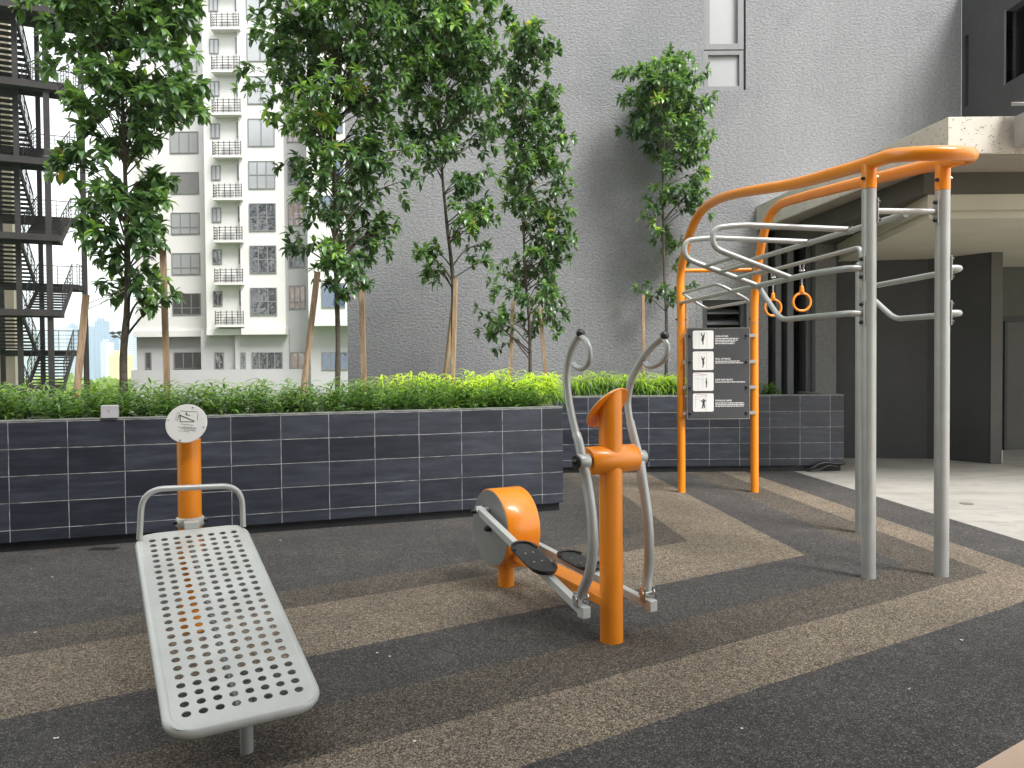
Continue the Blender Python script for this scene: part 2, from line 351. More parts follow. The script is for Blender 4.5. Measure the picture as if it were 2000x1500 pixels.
# ------------------------------------------------------------ floors and ground
rng = random.Random(5)
DL = V((cos(radians(-149.3)), sin(radians(-149.3)), 0)); DR = V((cos(radians(95)), sin(radians(95)), 0))
apex = [V(p) for p in ((1.12, 6.83, 0), (1.57, 6.61, 0), (2.41, 6.09, 0), (3.06, 5.75, 0), (3.56, 5.53, 0))]
A_, B_ = V((3.35, 4.84, 0)), V((3.74, 7.68, 0))
den = DL.x * DR.y - DL.y * DR.x; dd = B_ - A_; tt = (dd.x * DR.y - dd.y * DR.x) / den
apex.append(A_ + DL * tt)
def polyline(a, k):
    pts = []
    for i in range(60, 0, -1):
        q = a + DL * (i * .16); o = .010 * pn(V((q.x * 3, q.y * 3, k * 7.1))); pts.append(q + V((-DL.y, DL.x, 0)) * o)
    pts.append(a)
    L = (11.15 - a.y) / DR.y
    for i in range(1, 31):
        q = a + DR * (L * i / 30); o = .010 * pn(V((q.x * 3, q.y * 3, k * 3.7))); pts.append(q + V((-DR.y, DR.x, 0)) * o)
    return pts
edge_t, edge_b = V((4.168, 11.15, 0)), G(2000, 1057)
edir = (edge_b - edge_t).normalized()
mb = MB(); lines = [polyline(a, k) for k, a in enumerate(apex)]
sl = MB()
outer = [V((-9, -3, 0)), edge_b + edir * 12, edge_t]
n0 = [V((-9, 11.15, 0))]
mb.add(lines[0] + n0, [tuple(range(len(lines[0]) + 1))[::-1]], m=0)
for k, mi in zip(range(5), (1, 2, 0, 1, 2)):
    a, b2 = lines[k], lines[k + 1]; n = len(a)
    mb.add(a + b2, [(i, i + n, i + n + 1, i + 1) for i in range(n - 1)], m=mi)
t1, t2 = G(1905, 1500), G(2000, 1445); td = (t2 - t1).normalized()
far_t = t2 + td * 8; near_t = t1 - td * 6
# the crossing of the paver line with the concrete edge closes the sheet
a1 = edge_b; den = td.x * edir.y - td.y * edir.x; q = a1 - t1; cr = t1 + td * ((q.x * edir.y - q.y * edir.x) / den)
lo = lines[5] + [edge_t, cr, near_t, V((-9, -3.2, 0))]
mb.add(lo, [tuple(range(len(lo)))], m=0)
o = mb.build('rubber_floor', [rub_dark, rub_mid, rub_tan]); tag(o, kind='structure')
for p in o.data.polygons:
    pass
mb = MB(); mb.box((-9.5, -9, -.30), (16, 14.4, -.004)); tag(mb.build('concrete_floor', conc), kind='structure')
mb = MB()
pv = [near_t, cr, cr + V((9, 2, 0)), V((12, -6, 0)), V((-6, -6, 0))]
mb.add([p + V((0, 0, .001)) for p in pv], [(0, 1, 2, 3, 4)][0:1]); tag(mb.build('paved_floor', terra), kind='structure')
mb = MB()
gl = [(-5100, -390), (5100, -390), (5100, 4890), (-5100, 4890)]
mb.add([(x, y, -14) for x, y in gl], [(0, 1, 2, 3)])
gm, t, b = nmat('distant_grass'); t.links.new(ramp(t, noise(t, coord(t, 'World'), .02, 6), [(.35, (.10, .16, .05)), (.65, (.20, .28, .09))]), b.inputs['Base Color']); b.inputs['Roughness'].default_value = .95
tag(mb.build('ground', gm), kind='structure')

# ------------------------------------------------------------ tiled planters
TOP = 1.14
def planter(name, P, d, L, depth, label, left_off=0.0):
    """tiled box wall; P is the right front corner, d points right along the wall, local x runs along the wall"""
    d = V((d[0], d[1], 0)).normalized(); ang = math.atan2(d.y, d.x)
    r = thing(name, (P[0], P[1], 0), label, 'planter'); r.rotation_euler = (0, 0, ang)
    def loc(mbx, nm, mt, bevel=0):
        me = mbx.build(nm, mt, r, bevel); # verts were given in world minus location; rebuild as local
        return me
    org = V((P[0], P[1], 0))
    def bx(lo, hi):
        return MB().box(V(lo) + org, V(hi) + org)
    o = bx((-L, 0, .085), (0, .16, TOP - .012)); o.box(V((-.16, .16, .085)) + org, V((0, depth, TOP - .012)) + org)
    k = loc(o, 'tiled_wall', tiles, .004)
    k.data.transform(Matrix.Translation((left_off, 0, -(TOP - .012) )));  k.location = (-left_off, 0, TOP - .012)
    o = bx((-L, -.002, TOP - .012), (.002, .165, TOP)); o.box(V((-.165, .165, TOP - .012)) + org, V((.002, depth, TOP)) + org); loc(o, 'coping', coping_m, .003)
    o = bx((-L, .035, -.002), (-.035, .15, .085)); o.box(V((-.15, .15, -.002)) + org, V((-.035, depth, .085)) + org); loc(o, 'plinth', plinth_m)
    o = bx((-L, .165, .9), (-.165, depth, 1.07)); loc(o, 'soil_bed', soil)
    return r
W1 = V((.551, 8.094, 0)); W1D = V((.944, .3298, 0)).normalized()
planter('tiled_planter', W1, W1D, 7.4, 2.3, 'long slate blue tiled planter behind the perforated bench, nearer of the two', .243)
W2 = V((4.92, 11.0, 0))
planter('tiled_planter', W2, (1, 0.004, 0), 6.6, 1.35, 'slate blue tiled planter behind the orange posts, against the grey stucco wall', .17 + .03)

# ------------------------------------------------------------ grey stucco building with canopy
bl = thing('grey_building', (2.4, 12.6, 0), 'tall grey stucco building with a cream canopy and charcoal side walls', 'building')
WY = 12.6
XL = at(678, 600, WY).x; XR = at(1878, 100, WY).x
def zz(u, v, Y=WY): return at(u, v, Y).z
wx0, wx1 = at(1375, 100, WY).x, at(1457, 100, WY).x; wz0 = zz(1415, 176)
lx0, lx1 = at(1372, 620, WY).x, at(1459, 620, WY).x; lz0, lz1 = .9, zz(1415, 586)
sx0, sx1 = at(1500, 600, WY).x, at(1587, 600, WY).x; sz1 = 3.9
mb = MB()
ZT = 26
cols = [(XL, lx0), (lx0, wx0), (wx0, lx1), (lx1, wx1), (wx1, sx0), (sx0, sx1), (sx1, XR)] if False else None
def wallpiece(x0, x1, z0, z1, y0=WY, y1=WY + .5): mb.box((x0, y0, z0), (x1, y1, z1))
m0, m1 = min(wx0, lx0), max(wx1, lx1)
wallpiece(XL, m0, -14, ZT)
wallpiece(m0, m1, -1, lz0); wallpiece(m0, m1, lz1, wz0)
if lx0 > m0: wallpiece(m0, lx0, lz0, lz1)
if lx1 < m1: wallpiece(lx1, m1, lz0, lz1)
wallpiece(m0, m1, 15.5, ZT)
if wx0 > m0: wallpiece(m0, wx0, wz0, 15.5)
if wx1 < m1: wallpiece(wx1, m1, wz0, 15.5)
wallpiece(m1, sx0, -1, ZT); wallpiece(sx0, XR, sz1, ZT)
mb.box((XL, WY + .5, -14), (XL + .5, WY + 12, ZT))
mb.box((XL + .5, WY + 11.5, -14), (XR, WY + 12, ZT))
mb.build('stucco_wall', wallm, bl)
# tall window
wf = MB(); zs = zz(1415, 97)
def fr(f, x0, x1, z0, z1, t, y0, y1):
    f.box((x0, y0, z0), (x0 + t, y1, z1)); f.box((x1 - t, y0, z0), (x1, y1, z1)); f.box((x0 + t, y0, z0), (x1 - t, y1, z0 + t)); f.box((x0 + t, y0, z1 - t), (x1 - t, y1, z1))
fr(wf, wx0 + .004, wx1 - .03, wz0 + .004, zs, .075, WY + .03, WY + .12)
fr(wf, wx0 + .004, wx1 - .03, zs + .01, 15.4, .10, WY + .02, WY + .14)
wfo = wf.build('window', paint('pale_aluminium', (.21, .215, .225), .5, .1, .08, 5), bl, .004)
g = MB(); g.box((wx0 + .078, WY + .08, wz0 + .078), (wx1 - .108, WY + .1, zs - .075)); g.box((wx0 + .1, WY + .1, zs + .11), (wx1 - .13, WY + .12, 15.3)); g.build('pane', glass_wall, wfo)
# louvred window
lf = MB(); fr(lf, lx0 + .004, lx1 - .004, lz0, lz1 - .004, .09, WY + .06, WY + .16)
lfo = lf.build('louvre_window', paint('dark_grey_frame', (.075, .08, .085), .5, .1, .1, 5), bl, .004)
for k in range(9):
    l = MB(); z = lz0 + .13 + k * .185
    l.obox(((lx0 + lx1) / 2 - .0, WY + .16, z), ((lx1 - lx0) / 2 - .1, 0, 0), (0, .07, .045), (0, -.003, .005)); l.build('louvre_blade', finm, lfo)
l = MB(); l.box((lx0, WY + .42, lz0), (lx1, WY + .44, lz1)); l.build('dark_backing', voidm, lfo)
# fins beside the canopy
for ua, ub in ((1515, 1526), (1538, 1550)):
    f = MB(); f.box((at(ua, 600, WY).x, WY + .0, 0), (at(ub, 600, WY).x, WY + .35, sz1)); f.build('fin', finm, bl, .004)
f = MB(); f.box((at(1576, 600, WY).x, WY + .03, 0), (at(1586, 600, WY).x, WY + .35, sz1)); f.build('fin', finm, bl)
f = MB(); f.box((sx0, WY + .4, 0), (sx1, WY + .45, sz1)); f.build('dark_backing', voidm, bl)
px1 = at(1635, 600, 12.45).x
f = MB(); f.box((sx1, WY - .12, 0), (px1, WY + .5, sz1)); f.build('corner_panel', panelm, bl, .004)
# charcoal walls under the canopy
def vwall(name, pts, z0, z1, mat, th=.2):
    m = MB(); n = len(pts)
    for i in range(n - 1):
        a = V((*pts[i], 0)); b2 = V((*pts[i + 1], 0)); d = (b2 - a).normalized(); nn = V((-d.y, d.x, 0)) * th
        m.add([a + V((0, 0, z0)), b2 + V((0, 0, z0)), b2 + V((0, 0, z1)), a + V((0, 0, z1)), a + nn + V((0, 0, z0)), b2 + nn + V((0, 0, z0)), b2 + nn + V((0, 0, z1)), a + nn + V((0, 0, z1))],
              [(0, 1, 2, 3), (5, 4, 7, 6), (4, 0, 3, 7), (1, 5, 6, 2), (3, 2, 6, 7)])
    return m.build(name, mat, bl)
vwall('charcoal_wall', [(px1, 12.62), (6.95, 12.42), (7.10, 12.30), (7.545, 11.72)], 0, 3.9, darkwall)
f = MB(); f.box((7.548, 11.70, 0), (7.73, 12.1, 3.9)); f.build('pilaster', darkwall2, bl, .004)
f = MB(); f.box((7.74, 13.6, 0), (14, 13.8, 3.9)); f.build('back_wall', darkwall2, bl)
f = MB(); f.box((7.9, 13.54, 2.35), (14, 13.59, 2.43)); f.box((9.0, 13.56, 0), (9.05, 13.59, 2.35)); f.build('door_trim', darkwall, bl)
f = MB(); f.box((7.735, 11.75, 0), (7.77, 11.78, .20)); f.build('door_stop', whitep, bl)
# canopy
def prism(name, pts, z0, z1, mat, bev=0):
    m = MB(); m.poly([V((x, y, z0)) for x, y in pts], (0, 0, z1 - z0)); return m.build(name, mat, bl, bev)
prism('canopy_roof', [(4.79, 8.17), (14, 8.10), (14, WY), (4.15, WY)], 3.87, 4.27, fascia_m, .006)
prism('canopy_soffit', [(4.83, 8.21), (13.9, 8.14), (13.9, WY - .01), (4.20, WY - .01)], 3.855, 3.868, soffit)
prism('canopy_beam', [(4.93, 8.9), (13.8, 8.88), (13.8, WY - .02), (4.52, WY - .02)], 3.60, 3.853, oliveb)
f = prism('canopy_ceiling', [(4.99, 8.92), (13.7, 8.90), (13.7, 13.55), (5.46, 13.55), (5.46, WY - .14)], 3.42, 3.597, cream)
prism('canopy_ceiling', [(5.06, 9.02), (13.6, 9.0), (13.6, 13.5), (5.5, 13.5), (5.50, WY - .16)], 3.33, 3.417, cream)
# groove in the fascia
g = MB(); g.box((4.80, 8.095, 4.062), (5.47, 8.172, 4.068)); 
# upper charcoal wall
uw = MB(); ux = XR
def uy(u): return ux * F / (u - 1000)
y_w0, y_w1 = 10.97, uy(1962); zt, zb = at(1962, 22, y_w1).z, at(1962, 163, y_w1).z
ys0, ys1 = uy(1889), uy(1881.5); szt, szb = at(1885, 66, ys0).z, at(1885, 205, ys0).z
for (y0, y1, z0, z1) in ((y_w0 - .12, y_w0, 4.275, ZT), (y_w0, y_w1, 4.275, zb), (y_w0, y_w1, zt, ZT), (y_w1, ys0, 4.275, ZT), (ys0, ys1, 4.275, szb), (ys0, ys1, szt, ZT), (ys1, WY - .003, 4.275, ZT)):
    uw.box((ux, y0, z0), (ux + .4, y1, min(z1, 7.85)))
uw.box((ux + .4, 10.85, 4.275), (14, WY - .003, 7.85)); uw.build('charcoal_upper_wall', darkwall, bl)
g = MB(); g.box((ux + .15, y_w0, zb), (ux + .17, y_w1, zt)); g.build('pane', glass_black, bl)
g = MB(); g.box((ux + .1, ys0, szb), (ux + .12, ys1, szt)); g.build('pane', glass_black, bl)
g = MB(); g.box((ux - .012, y_w1, zb - .02), (ux + .1, y_w1 + .03, zt + .02)); g.build('window_jamb', finm, bl)
# unseen block added behind the camera to shade the near floor and posts
rb_ = thing('shade_block', (-2, -8, 0), 'unseen grey block added behind the camera to shade the near edge of the terrace', 'building')
MB().box((-24, -8.6, 0), (9, -8.0, 14)).build('wall', darkwall2, rb_)
MB().box((-24, -8.0, 4.5), (9, -1.1, 14)).build('shade_mass', soffit, rb_)
for x in (-9, 5.5): MB().box((x, -4.5, 0), (x + .6, -3.9, 4.498)).build('column', darkwall2, rb_, .01)
# wall lamp on the fascia
lx = at(1986, 260, 8.05).x
wl = thing('wall_lamp', (lx + .2, 8.02, 3.9), 'grey box wall lamp with a sloped hood on the cream canopy edge', 'wall lamp')
g = MB(); g.box((lx, 7.92, 3.90), (lx + .4, 8.105, 4.24)); g.build('housing', lamp_m, wl, .008)
g = MB(); g.add([(lx - .03, 7.84, 4.27), (lx + .43, 7.84, 4.27), (lx + .43, 8.10, 4.36), (lx - .03, 8.10, 4.36), (lx - .03, 7.84, 4.30), (lx + .43, 7.84, 4.30), (lx + .43, 8.10, 4.40), (lx - .03, 8.10, 4.40)],
              [(0, 3, 2, 1), (4, 5, 6, 7), (0, 1, 5, 4), (1, 2, 6, 5), (2, 3, 7, 6), (3, 0, 4, 7)]); g.build('hood', lamp_m, wl, .004)
g = MB(); g.box((lx + .05, 7.905, 3.95), (lx + .35, 7.918, 4.19)); g.build('lens', glass_dark, wl)

# ------------------------------------------------------------ pull-up station
PA, PB, PE, PC, PD = [V(p) for p in ((2.605, 5.42, 0), (3.160, 5.455, 0), (3.245, 6.90, 0), (2.105, 9.235, 0), (3.005, 9.20, 0))]
st = thing('pull_up_station', (2.75, 7.2, 0), 'tall orange and grey pull-up station with horizontal ladder bars, beside the concrete floor', 'exercise frame')
hAC = ((PC - PA).x, (PC - PA).y); hBD = ((PD - PB).x, (PD - PB).y)
jointA = vp(1690, 373, PA, hAC).z; jointB = vp(1835, 375, PB, hBD).z
for P, zj in ((PA, jointA), (PB, jointB)):
    m = MB().cyl(P, P + V((0, 0, zj)), .050, 32); m.build('post', grey, st)
m = MB().cyl(PE, PE + V((0, 0, 2.50)), .05, 28); m.dome(PE + V((0, 0, 2.50)), (0, 0, 1), .05, .02); m.build('post', grey, st)
# orange hoop: rises from the rear posts, runs forward and turns over the front posts
L_ = [PC.copy(), PC + V((0, 0, 1.2)), PC + V((0, 0, 2.25))] + [vp(u, v, PA, hAC) for u, v in ((1329, 545), (1335, 505), (1346, 460), (1367, 416), (1400, 391), (1450, 376), (1550, 359), (1640, 335), (1689, 321))]
R_ = [PD.copy(), PD + V((0, 0, 1.2)), PD + V((0, 0, 2.25))] + [vp(u, v, PB, hBD) for u, v in ((1476, 560), (1481, 515), (1489, 470), (1500, 430), (1520, 402), (1560, 387), (1640, 366), (1740, 341), (1834, 319))]
zf = (L_[-1].z + R_[-1].z) / 2 + .01
a, b2 = L_[-1], R_[-1]; dl = (V((*(-V(hAC)), 0))).normalized(); dr_ = (V((*(-V(hBD)), 0))).normalized()
mid = (a + b2) / 2; hw = (b2 - a).length / 2; ex = (b2 - a).normalized(); ey = V((ex.y, -ex.x, 0))
a1_, b1_ = a + dl * .28, b2 + dr_ * .28
nose = []
mid1 = (a1_ + b1_) / 2; hw1 = (b1_ - a1_).length / 2
for k in range(1, 12):
    th = pi * k / 12; nose.append(mid1 - ex * hw1 * cos(th) + ey * hw1 * .95 * sin(th) + V((0, 0, -.02 - .02 * k / 12 - .045 * sin(th))))
path = spline(L_ + [a1_ + V((0, 0, -.02))], 5) + nose + spline([b1_ + V((0, 0, -.04))] + R_[::-1], 5)
m = MB().tube(path, .049, 24); m.build('hoop_tube', orange, st)
for P, zj, zt_ in ((PA, jointA, a.z), (PB, jointB, b2.z)):
    m = MB().cyl(P + V((0, 0, zj + .002)), P + V((0, 0, zt_)), .051, 32); m.build('sleeve', orange, st)
def bolt(c, d, r=.013, h=.014, parent=st, nm='bolt', mat=blackp):
    c = V(c); d = V(d).normalized(); m = MB().cyl(c - d * .01, c + d * h * .5, r, 12); m.dome(c + d * h * .5, d, r * .95, h); return m.build(nm, mat, parent)
for P, zj in ((PA, jointA), (PB, jointB)):
    bolt(P + V((-.051, -.02, zj + .075)), (-1, -.25, 0)); bolt(P + V((.051, -.01, zj + .09)), (1, 0, 0), .009, .012, mat=steel)
def bar(pts, r, mat=grey, fr_=0.0, nm='bar', cap=False):
    p = fillet(pts, fr_) if fr_ else pts; return MB().tube(p, r, 18, round_=cap).build(nm, mat, st)
z_x = at(1765, 413, 5.44).z
eA, eB = PA + V((.058, 0, z_x)), PB + V((-.058, 0, z_x)); XM = (eA + eB) / 2
bar([eA, eB], .022)
cM = at(1403, 528, 9.22); zC = cM.z
bar([V((PC.x + .04, PC.y, zC)), V((PD.x - .04, PD.y, zC))], .024, orange, nm='rear_crossbar')
c0 = XM + V((0, .0, -.02)); c1 = V(((PC.x + PD.x) / 2, 9.2, zC))
bar([c0, c1], .024, nm='centre_rail')
def plate_at(P, z, side, hh=.10):
    m = MB(); s_ = side
    m.box((P.x + s_ * .0505 - .004, P.y - .035, z - hh), (P.x + s_ * .0505 + .004, P.y + .035, z + hh)); o = m.build('bracket', steel if False else grey, st, .002)
    for dz in (-hh * .72, hh * .72): bolt((P.x + s_ * .056, P.y - .012, z + dz), (s_, -.25, 0), .016, .016)
    return o
plate_at(PB, z_x, -1, .09); plate_at(PA, z_x, 1, .09)
zA1 = at(1675, 524, 5.42).z; zA2 = at(1675, 612, 5.42).z
for z in (zA1, zA2): plate_at(PA, z, -1, .09); plate_at(PB, z, 1, .09)
# side rails: plate end, short outward run, bend back along the frame
xo = PA.x - .225; YL = 9.16
def lrail(t): return V((xo + (PC.x + .0 - xo) * t, 5.62 + (PC.y - .04 - 5.62) * t, zA1 + .01 + (2.355 - zA1 - .01) * t))
bar([PA + V((-.06, 0, zA1)), PA + V((-.15, .0, zA1)), lrail(0.0) + V((-.03, .13, 0)), lrail(1)], .024, fr_=.16, nm='side_rail')
xr_ = PB.x + .18
bar([PB + V((.06, 0, zA1)), PB + V((.13, 0, zA1)), V((xr_, 5.62, zA1)), V((PE.x + .0, PE.y, zA1 + .01))], .024, fr_=.1, nm='side_rail')
jl = lrail((6.9 - 5.62) / (PC.y - 5.62))
bar([PA + V((-.06, 0, zA2)), PA + V((-.15, 0, zA2)), V((PA.x - .22, 5.62, zA2)), V((xo - .055, 6.42, zA2 + .02)), jl], .023, fr_=.12, nm='dip_bar')
bar([PB + V((.06, 0, zA2)), PB + V((.13, 0, zA2)), V((xr_, 5.62, zA2)), V((xr_ - .03, 6.42, zA2 + .02)), V((PE.x + .01, PE.y - .04, zA1 - .02))], .023, fr_=.1, nm='dip_bar')
# ring rail
rz = 2.665; rD = V((PD.x + .02, PD.y, rz + .03)); rE = V((PE.x - .0, PE.y, rz - .01))
bar([rD, rE + V((0, .0, 0)), PE + V((0, -.0, 2.48))], .022, fr_=.10, nm='ring_rail')
bolt(PD + V((0, -.05, rz + .03)), (0, -1, 0), .014)
# two hairpin bars crossing the frame with three rungs between them
def hair(Y, uc, ul):
    X0 = c0.x + (c1.x - c0.x) * (Y - c0.y) / (c1.y - c0.y); Z0 = c0.z + (c1.z - c0.z) * (Y - c0.y) / (c1.y - c0.y) + .012
    t = (Y - 5.62) / (PC.y - 5.62); e = lrail(t)
    xl = at(ul, 460, Y).x + .02; sx_ = X0 - 2.834
    return [V((X0, Y, Z0)), V((xl + .22, Y, Z0 + .045)), V((xl - .02, Y, Z0 + .02)), V((xl - .02, Y, Z0 - .14)), V((xl + .14, Y, Z0 - .205)), e + V((0, 0, .0))]
H1 = hair(6.2, 1668, 1392); H2 = hair(6.9, 1581, 1337)
for hh in (H1, H2): bar(hh, .0245, fr_=.10, nm='chin_up_bar')
cd_ = (c1 - c0).normalized()
for Y_, hh in ((6.2, H1), (6.9, H2)):
    q = hh[0] - V((0, 0, .012)); MB().cyl(q - cd_ * .05, q + cd_ * .03, .0285, 24, 0, .002).build('clamp_sleeve', grey, st)
for Y_, hh in ((6.2, H1), (6.9, H2)): bolt(hh[0] + V((.0, -.026, 0)), (.1, -1, .1), .024, .022)
for k, t in enumerate((.06, .33, .62)):
    p = H1[4].lerp(H1[5], t); q = H2[4].lerp(H2[5], t); bar([p, q], .018, nm='rung')
    
# tilted hand loop at the rear of the side rail
q = [at(1331, 573, 9.05), at(1402, 554, 7.5), at(1466, 588, 7.5), at(1380, 603, 9.05)]
pts = []
for i in range(4):
    a3, b3, c3 = q[i - 1], q[i], q[(i + 1) % 4]; d1 = (a3 - b3).normalized() * .10; d2 = (c3 - b3).normalized() * .10
    for k in range(6):
        t = k / 5; pts.append((b3 + d1) * (1 - t) ** 2 + b3 * 2 * t * (1 - t) + (b3 + d2) * t * t)
MB().tube(pts, .016, 14, closed=True).build('hand_loop', grey, st)
bolt(PC + V((.0, -.05, 2.34)), (0, -1, 0), .014)
for P in (PC, PD):
    for s_ in (-1, 1): bolt(P + V((s_ * .05, 0, 2.15)), (s_, 0, 0), .012)
    MB().tube([P + V((0, 0, 2.098)), P + V((0, 0, 2.104))], .0505, 24).build('joint_ring', darkgrey_face, st)
# rings
for u, vr, lab in ((1566, 590, 'orange pull-up ring on a steel chain, clear of the dip bar'), (1510, 601, 'orange pull-up ring on a steel chain, partly behind the grey dip bar')):
    t = 0; best = None
    for k in range(401):
        p = rD.lerp(rE, k / 400); uu = 1000 + F * p.x / p.y
        if best is None or abs(uu - u) < best[0]: best = (abs(uu - u), p)
    p = best[1]; zr = at(u, vr, p.y).z
    rg = thing('gym_ring', (p.x, p.y, zr - .11), lab, 'gym ring', 'pull-up rings')
    MB().tube([V((p.x + .095 * cos(2 * pi * k / 36), p.y, zr + .095 * sin(2 * pi * k / 36))) for k in range(36)], .0135, 12, closed=True).build('ring', orange, rg)
    m = MB(); m.tube([V((p.x, p.y, zr + .105)), V((p.x, p.y, zr + .16))], [.027, .021], 14); m.dome((p.x, p.y, zr + .16), (0, 0, 1), .021); m.build('ring_eye', orange, rg)
    z = zr + .185; top = p.z - .11; m = MB(); k = 0
    while z < top:
        a3 = (1, 0) if k % 2 else (0, 1)
        m.tube([V((p.x + a3[0] * .009 * cos(2 * pi * j / 10), p.y + a3[1] * .009 * cos(2 * pi * j / 10), z + .017 * sin(2 * pi * j / 10))) for j in range(10)], .0034, 6, closed=True); z += .026; k += 1
    m.build('chain', steel, rg)
    m = MB(); m.beam((p.x - .022, p.y, p.z - .01), (p.x - .012, p.y, p.z - .10), .03, .006); m.beam((p.x + .022, p.y, p.z - .01), (p.x + .012, p.y, p.z - .10), .03, .006); m.cyl((p.x - .03, p.y, p.z - .085), (p.x + .03, p.y, p.z - .085), .006, 8); m.build('hanger', steel, rg)

# ------------------------------------------------------------ instruction board on the rear posts
def text_mesh(body, size, M, mat, parent, name='lettering', bold=0.0):
    cu = bpy.data.curves.new('t', 'FONT'); cu.body = body; cu.size = size; cu.extrude = .0006; cu.offset = bold; cu.align_x = 'LEFT'
    to = bpy.data.objects.new('t', cu); C.objects.link(to); bpy.context.view_layer.update()
    me = bpy.data.meshes.new_from_object(to.evaluated_get(bpy.context.evaluated_depsgraph_get())); bpy.data.objects.remove(to)
    me.transform(M); me.name = name; me.materials.clear(); me.materials.append(mat)
    o = bpy.data.objects.new(name, me); C.objects.link(o); o.parent = parent; return o
bY = 9.13; bx0, bx1 = at(1342, 730, bY).x, at(1463.5, 730, bY).x; bz1, bz0 = at(1400, 641, bY).z, at(1400, 818, bY).z
sb = thing('instruction_board', ((bx0 + bx1) / 2, bY, bz0), 'charcoal exercise instruction board with four white pictogram cards between the orange posts', 'sign')
MB().box((bx0, bY, bz0), (bx1, bY + .012, bz1)).build('panel', board_m, sb)
m = MB(); fr(m, bx0 - .004, bx1 + .004, bz0 - .004, bz1 + .004, .006, bY - .004, bY + .016); m.build('edge_trim', steel, sb)
W_, H_ = bx1 - bx0, bz1 - bz0
def sp(x, y, yo=-.001): return V((bx0 + (x - 278) / 832 * W_, bY + yo, bz1 - (y - 140) / 1210 * H_))
def rrect(c0_, c1_, r, n=5):
    x0, z0 = c0_; x1, z1 = c1_; out = []
    for cx_, cz_, a0 in ((x1 - r, z1 - r, 0), (x0 + r, z1 - r, pi / 2), (x0 + r, z0 + r, pi), (x1 - r, z0 + r, 1.5 * pi)):
        for k in range(n + 1): out.append((cx_ + r * cos(a0 + k * pi / 2 / n), cz_ + r * sin(a0 + k * pi / 2 / n)))
    return out
figs = [
    [(470, 200), (480, 225), (492, 240), (500, 222), (507, 198), (514, 202), (512, 240), (508, 262), (505, 285), (498, 310), (500, 335), (492, 362), (484, 358), (484, 325), (470, 300), (470, 275), (480, 255), (466, 232), (462, 204)],
    [(476, 512), (480, 535), (494, 540), (506, 530), (504, 514), (512, 516), (512, 545), (504, 560), (508, 590), (508, 615), (498, 640), (490, 668), (480, 664), (486, 630), (480, 600), (484, 575), (470, 545), (468, 512)],
    [(530, 800), (540, 798), (540, 830), (546, 860), (544, 890), (540, 928), (528, 930), (530, 890), (524, 860), (528, 830)],
    [(488, 1085), (505, 1080), (512, 1100), (528, 1095), (530, 1106), (512, 1120), (512, 1150), (518, 1200), (504, 1205), (496, 1170), (484, 1210), (470, 1208), (482, 1160), (482, 1125), (458, 1108), (460, 1098), (486, 1106)]]
for i, (y0, y1) in enumerate(((170, 415), (448, 697), (728, 975), (1008, 1253))):
    a4, b4 = sp(355, y1), sp(632, y0)
    m = MB(); m.poly([V((x, bY - .0015, z)) for x, z in rrect((a4.x, a4.z), (b4.x, b4.z), .02)], (0, .0012, 0)); card = m.build('pictogram_card', whitep, sb)
    m = MB(); m.poly([sp(x, y, -.0028) for x, y in figs[i]], (0, .0008, 0)); m.build('figure', ink, card)
    m = MB()
    segs = {0: [((440, 200), (440, 410), 3), ((545, 190), (545, 412), 4), ((440, 205), (545, 200), 3)], 1: [((435, 465), (435, 690), 2), ((540, 455), (540, 692), 4), ((435, 470), (540, 470), 2)],
            2: [((360, 770), (520, 765), 3), ((425, 800), (425, 965), 2), ((487, 765), (487, 940), 3), ((360, 800), (500, 830), 3)], 3: [((388, 1040), (388, 1200), 3), ((530, 1015), (530, 1250), 4), ((385, 1055), (530, 1050), 4), ((385, 1085), (450, 1095), 3)]}[i]
    for p0, p1, w0 in segs: m.beam(sp(*p0, -.002), sp(*p1, -.002), w0 / 832 * W_, .0006, up=(0, 1, 0)) if False else m.beam(sp(*p0, -.0022), sp(*p1, -.0022), .0006, w0 / 832 * W_, up=(1, 0, .3))
    m.build('frame_drawing', inkgrey, card)
    if i > 1:
        m = MB(); p0, p1 = ((370, 735), (545, 760)) if i == 2 else ((395, 1018), (545, 1030)); m.beam(sp(*p0, -.0024), sp(*p1, -.0024), .0006, .006, up=(1, 0, .3)); m.build('hoop_drawing', inkred, card)
for body, x, y in (('CHIN UP BAR', 655, 258), ('PULL UP RINGS', 655, 559), ('JUMP AND REACH', 655, 838), ('PARALLEL BARS', 655, 1116)):
    p = sp(x, y, -.0015); L0 = {'CHIN UP BAR': 175, 'PULL UP RINGS': 203, 'JUMP AND REACH': 235, 'PARALLEL BARS': 218}[body] / 832 * W_
    sz = 29 / 1210 * H_
    o = text_mesh(body, sz, Matrix.Identity(4), inkw, sb, bold=.0006); xs = [v_.co.x for v_ in o.data.vertices]; k = L0 / (max(xs) - min(xs))
    o.data.transform(Matrix.Translation(p - sb.location) @ Matrix.Rotation(pi / 2, 4, 'X') @ Matrix.Diagonal((k, 1.05, 1, 1)))
for ys, ws in (((277, 300, 322, 345), (310, 300, 265, 255)), ((580, 603), (325, 370)), ((858,), (405,)), ((1138, 1160, 1181), (380, 390, 375))):
    m = MB()
    for y, wd in zip(ys, ws):
        x = 655
        while x < 655 + wd:
            l = rng.uniform(14, 46); m.box(tuple(sp(x, y + 6, -.0015)), tuple(sp(min(x + l, 655 + wd), y - 5, -.0008))); x += l + 7
    m.build('fine_print', inkw, sb)
for x in (318, 1072):
    for y in (238, 588, 928, 1272): bolt(sp(x, y, -.003), (0, -1, 0), .016, .016, sb)
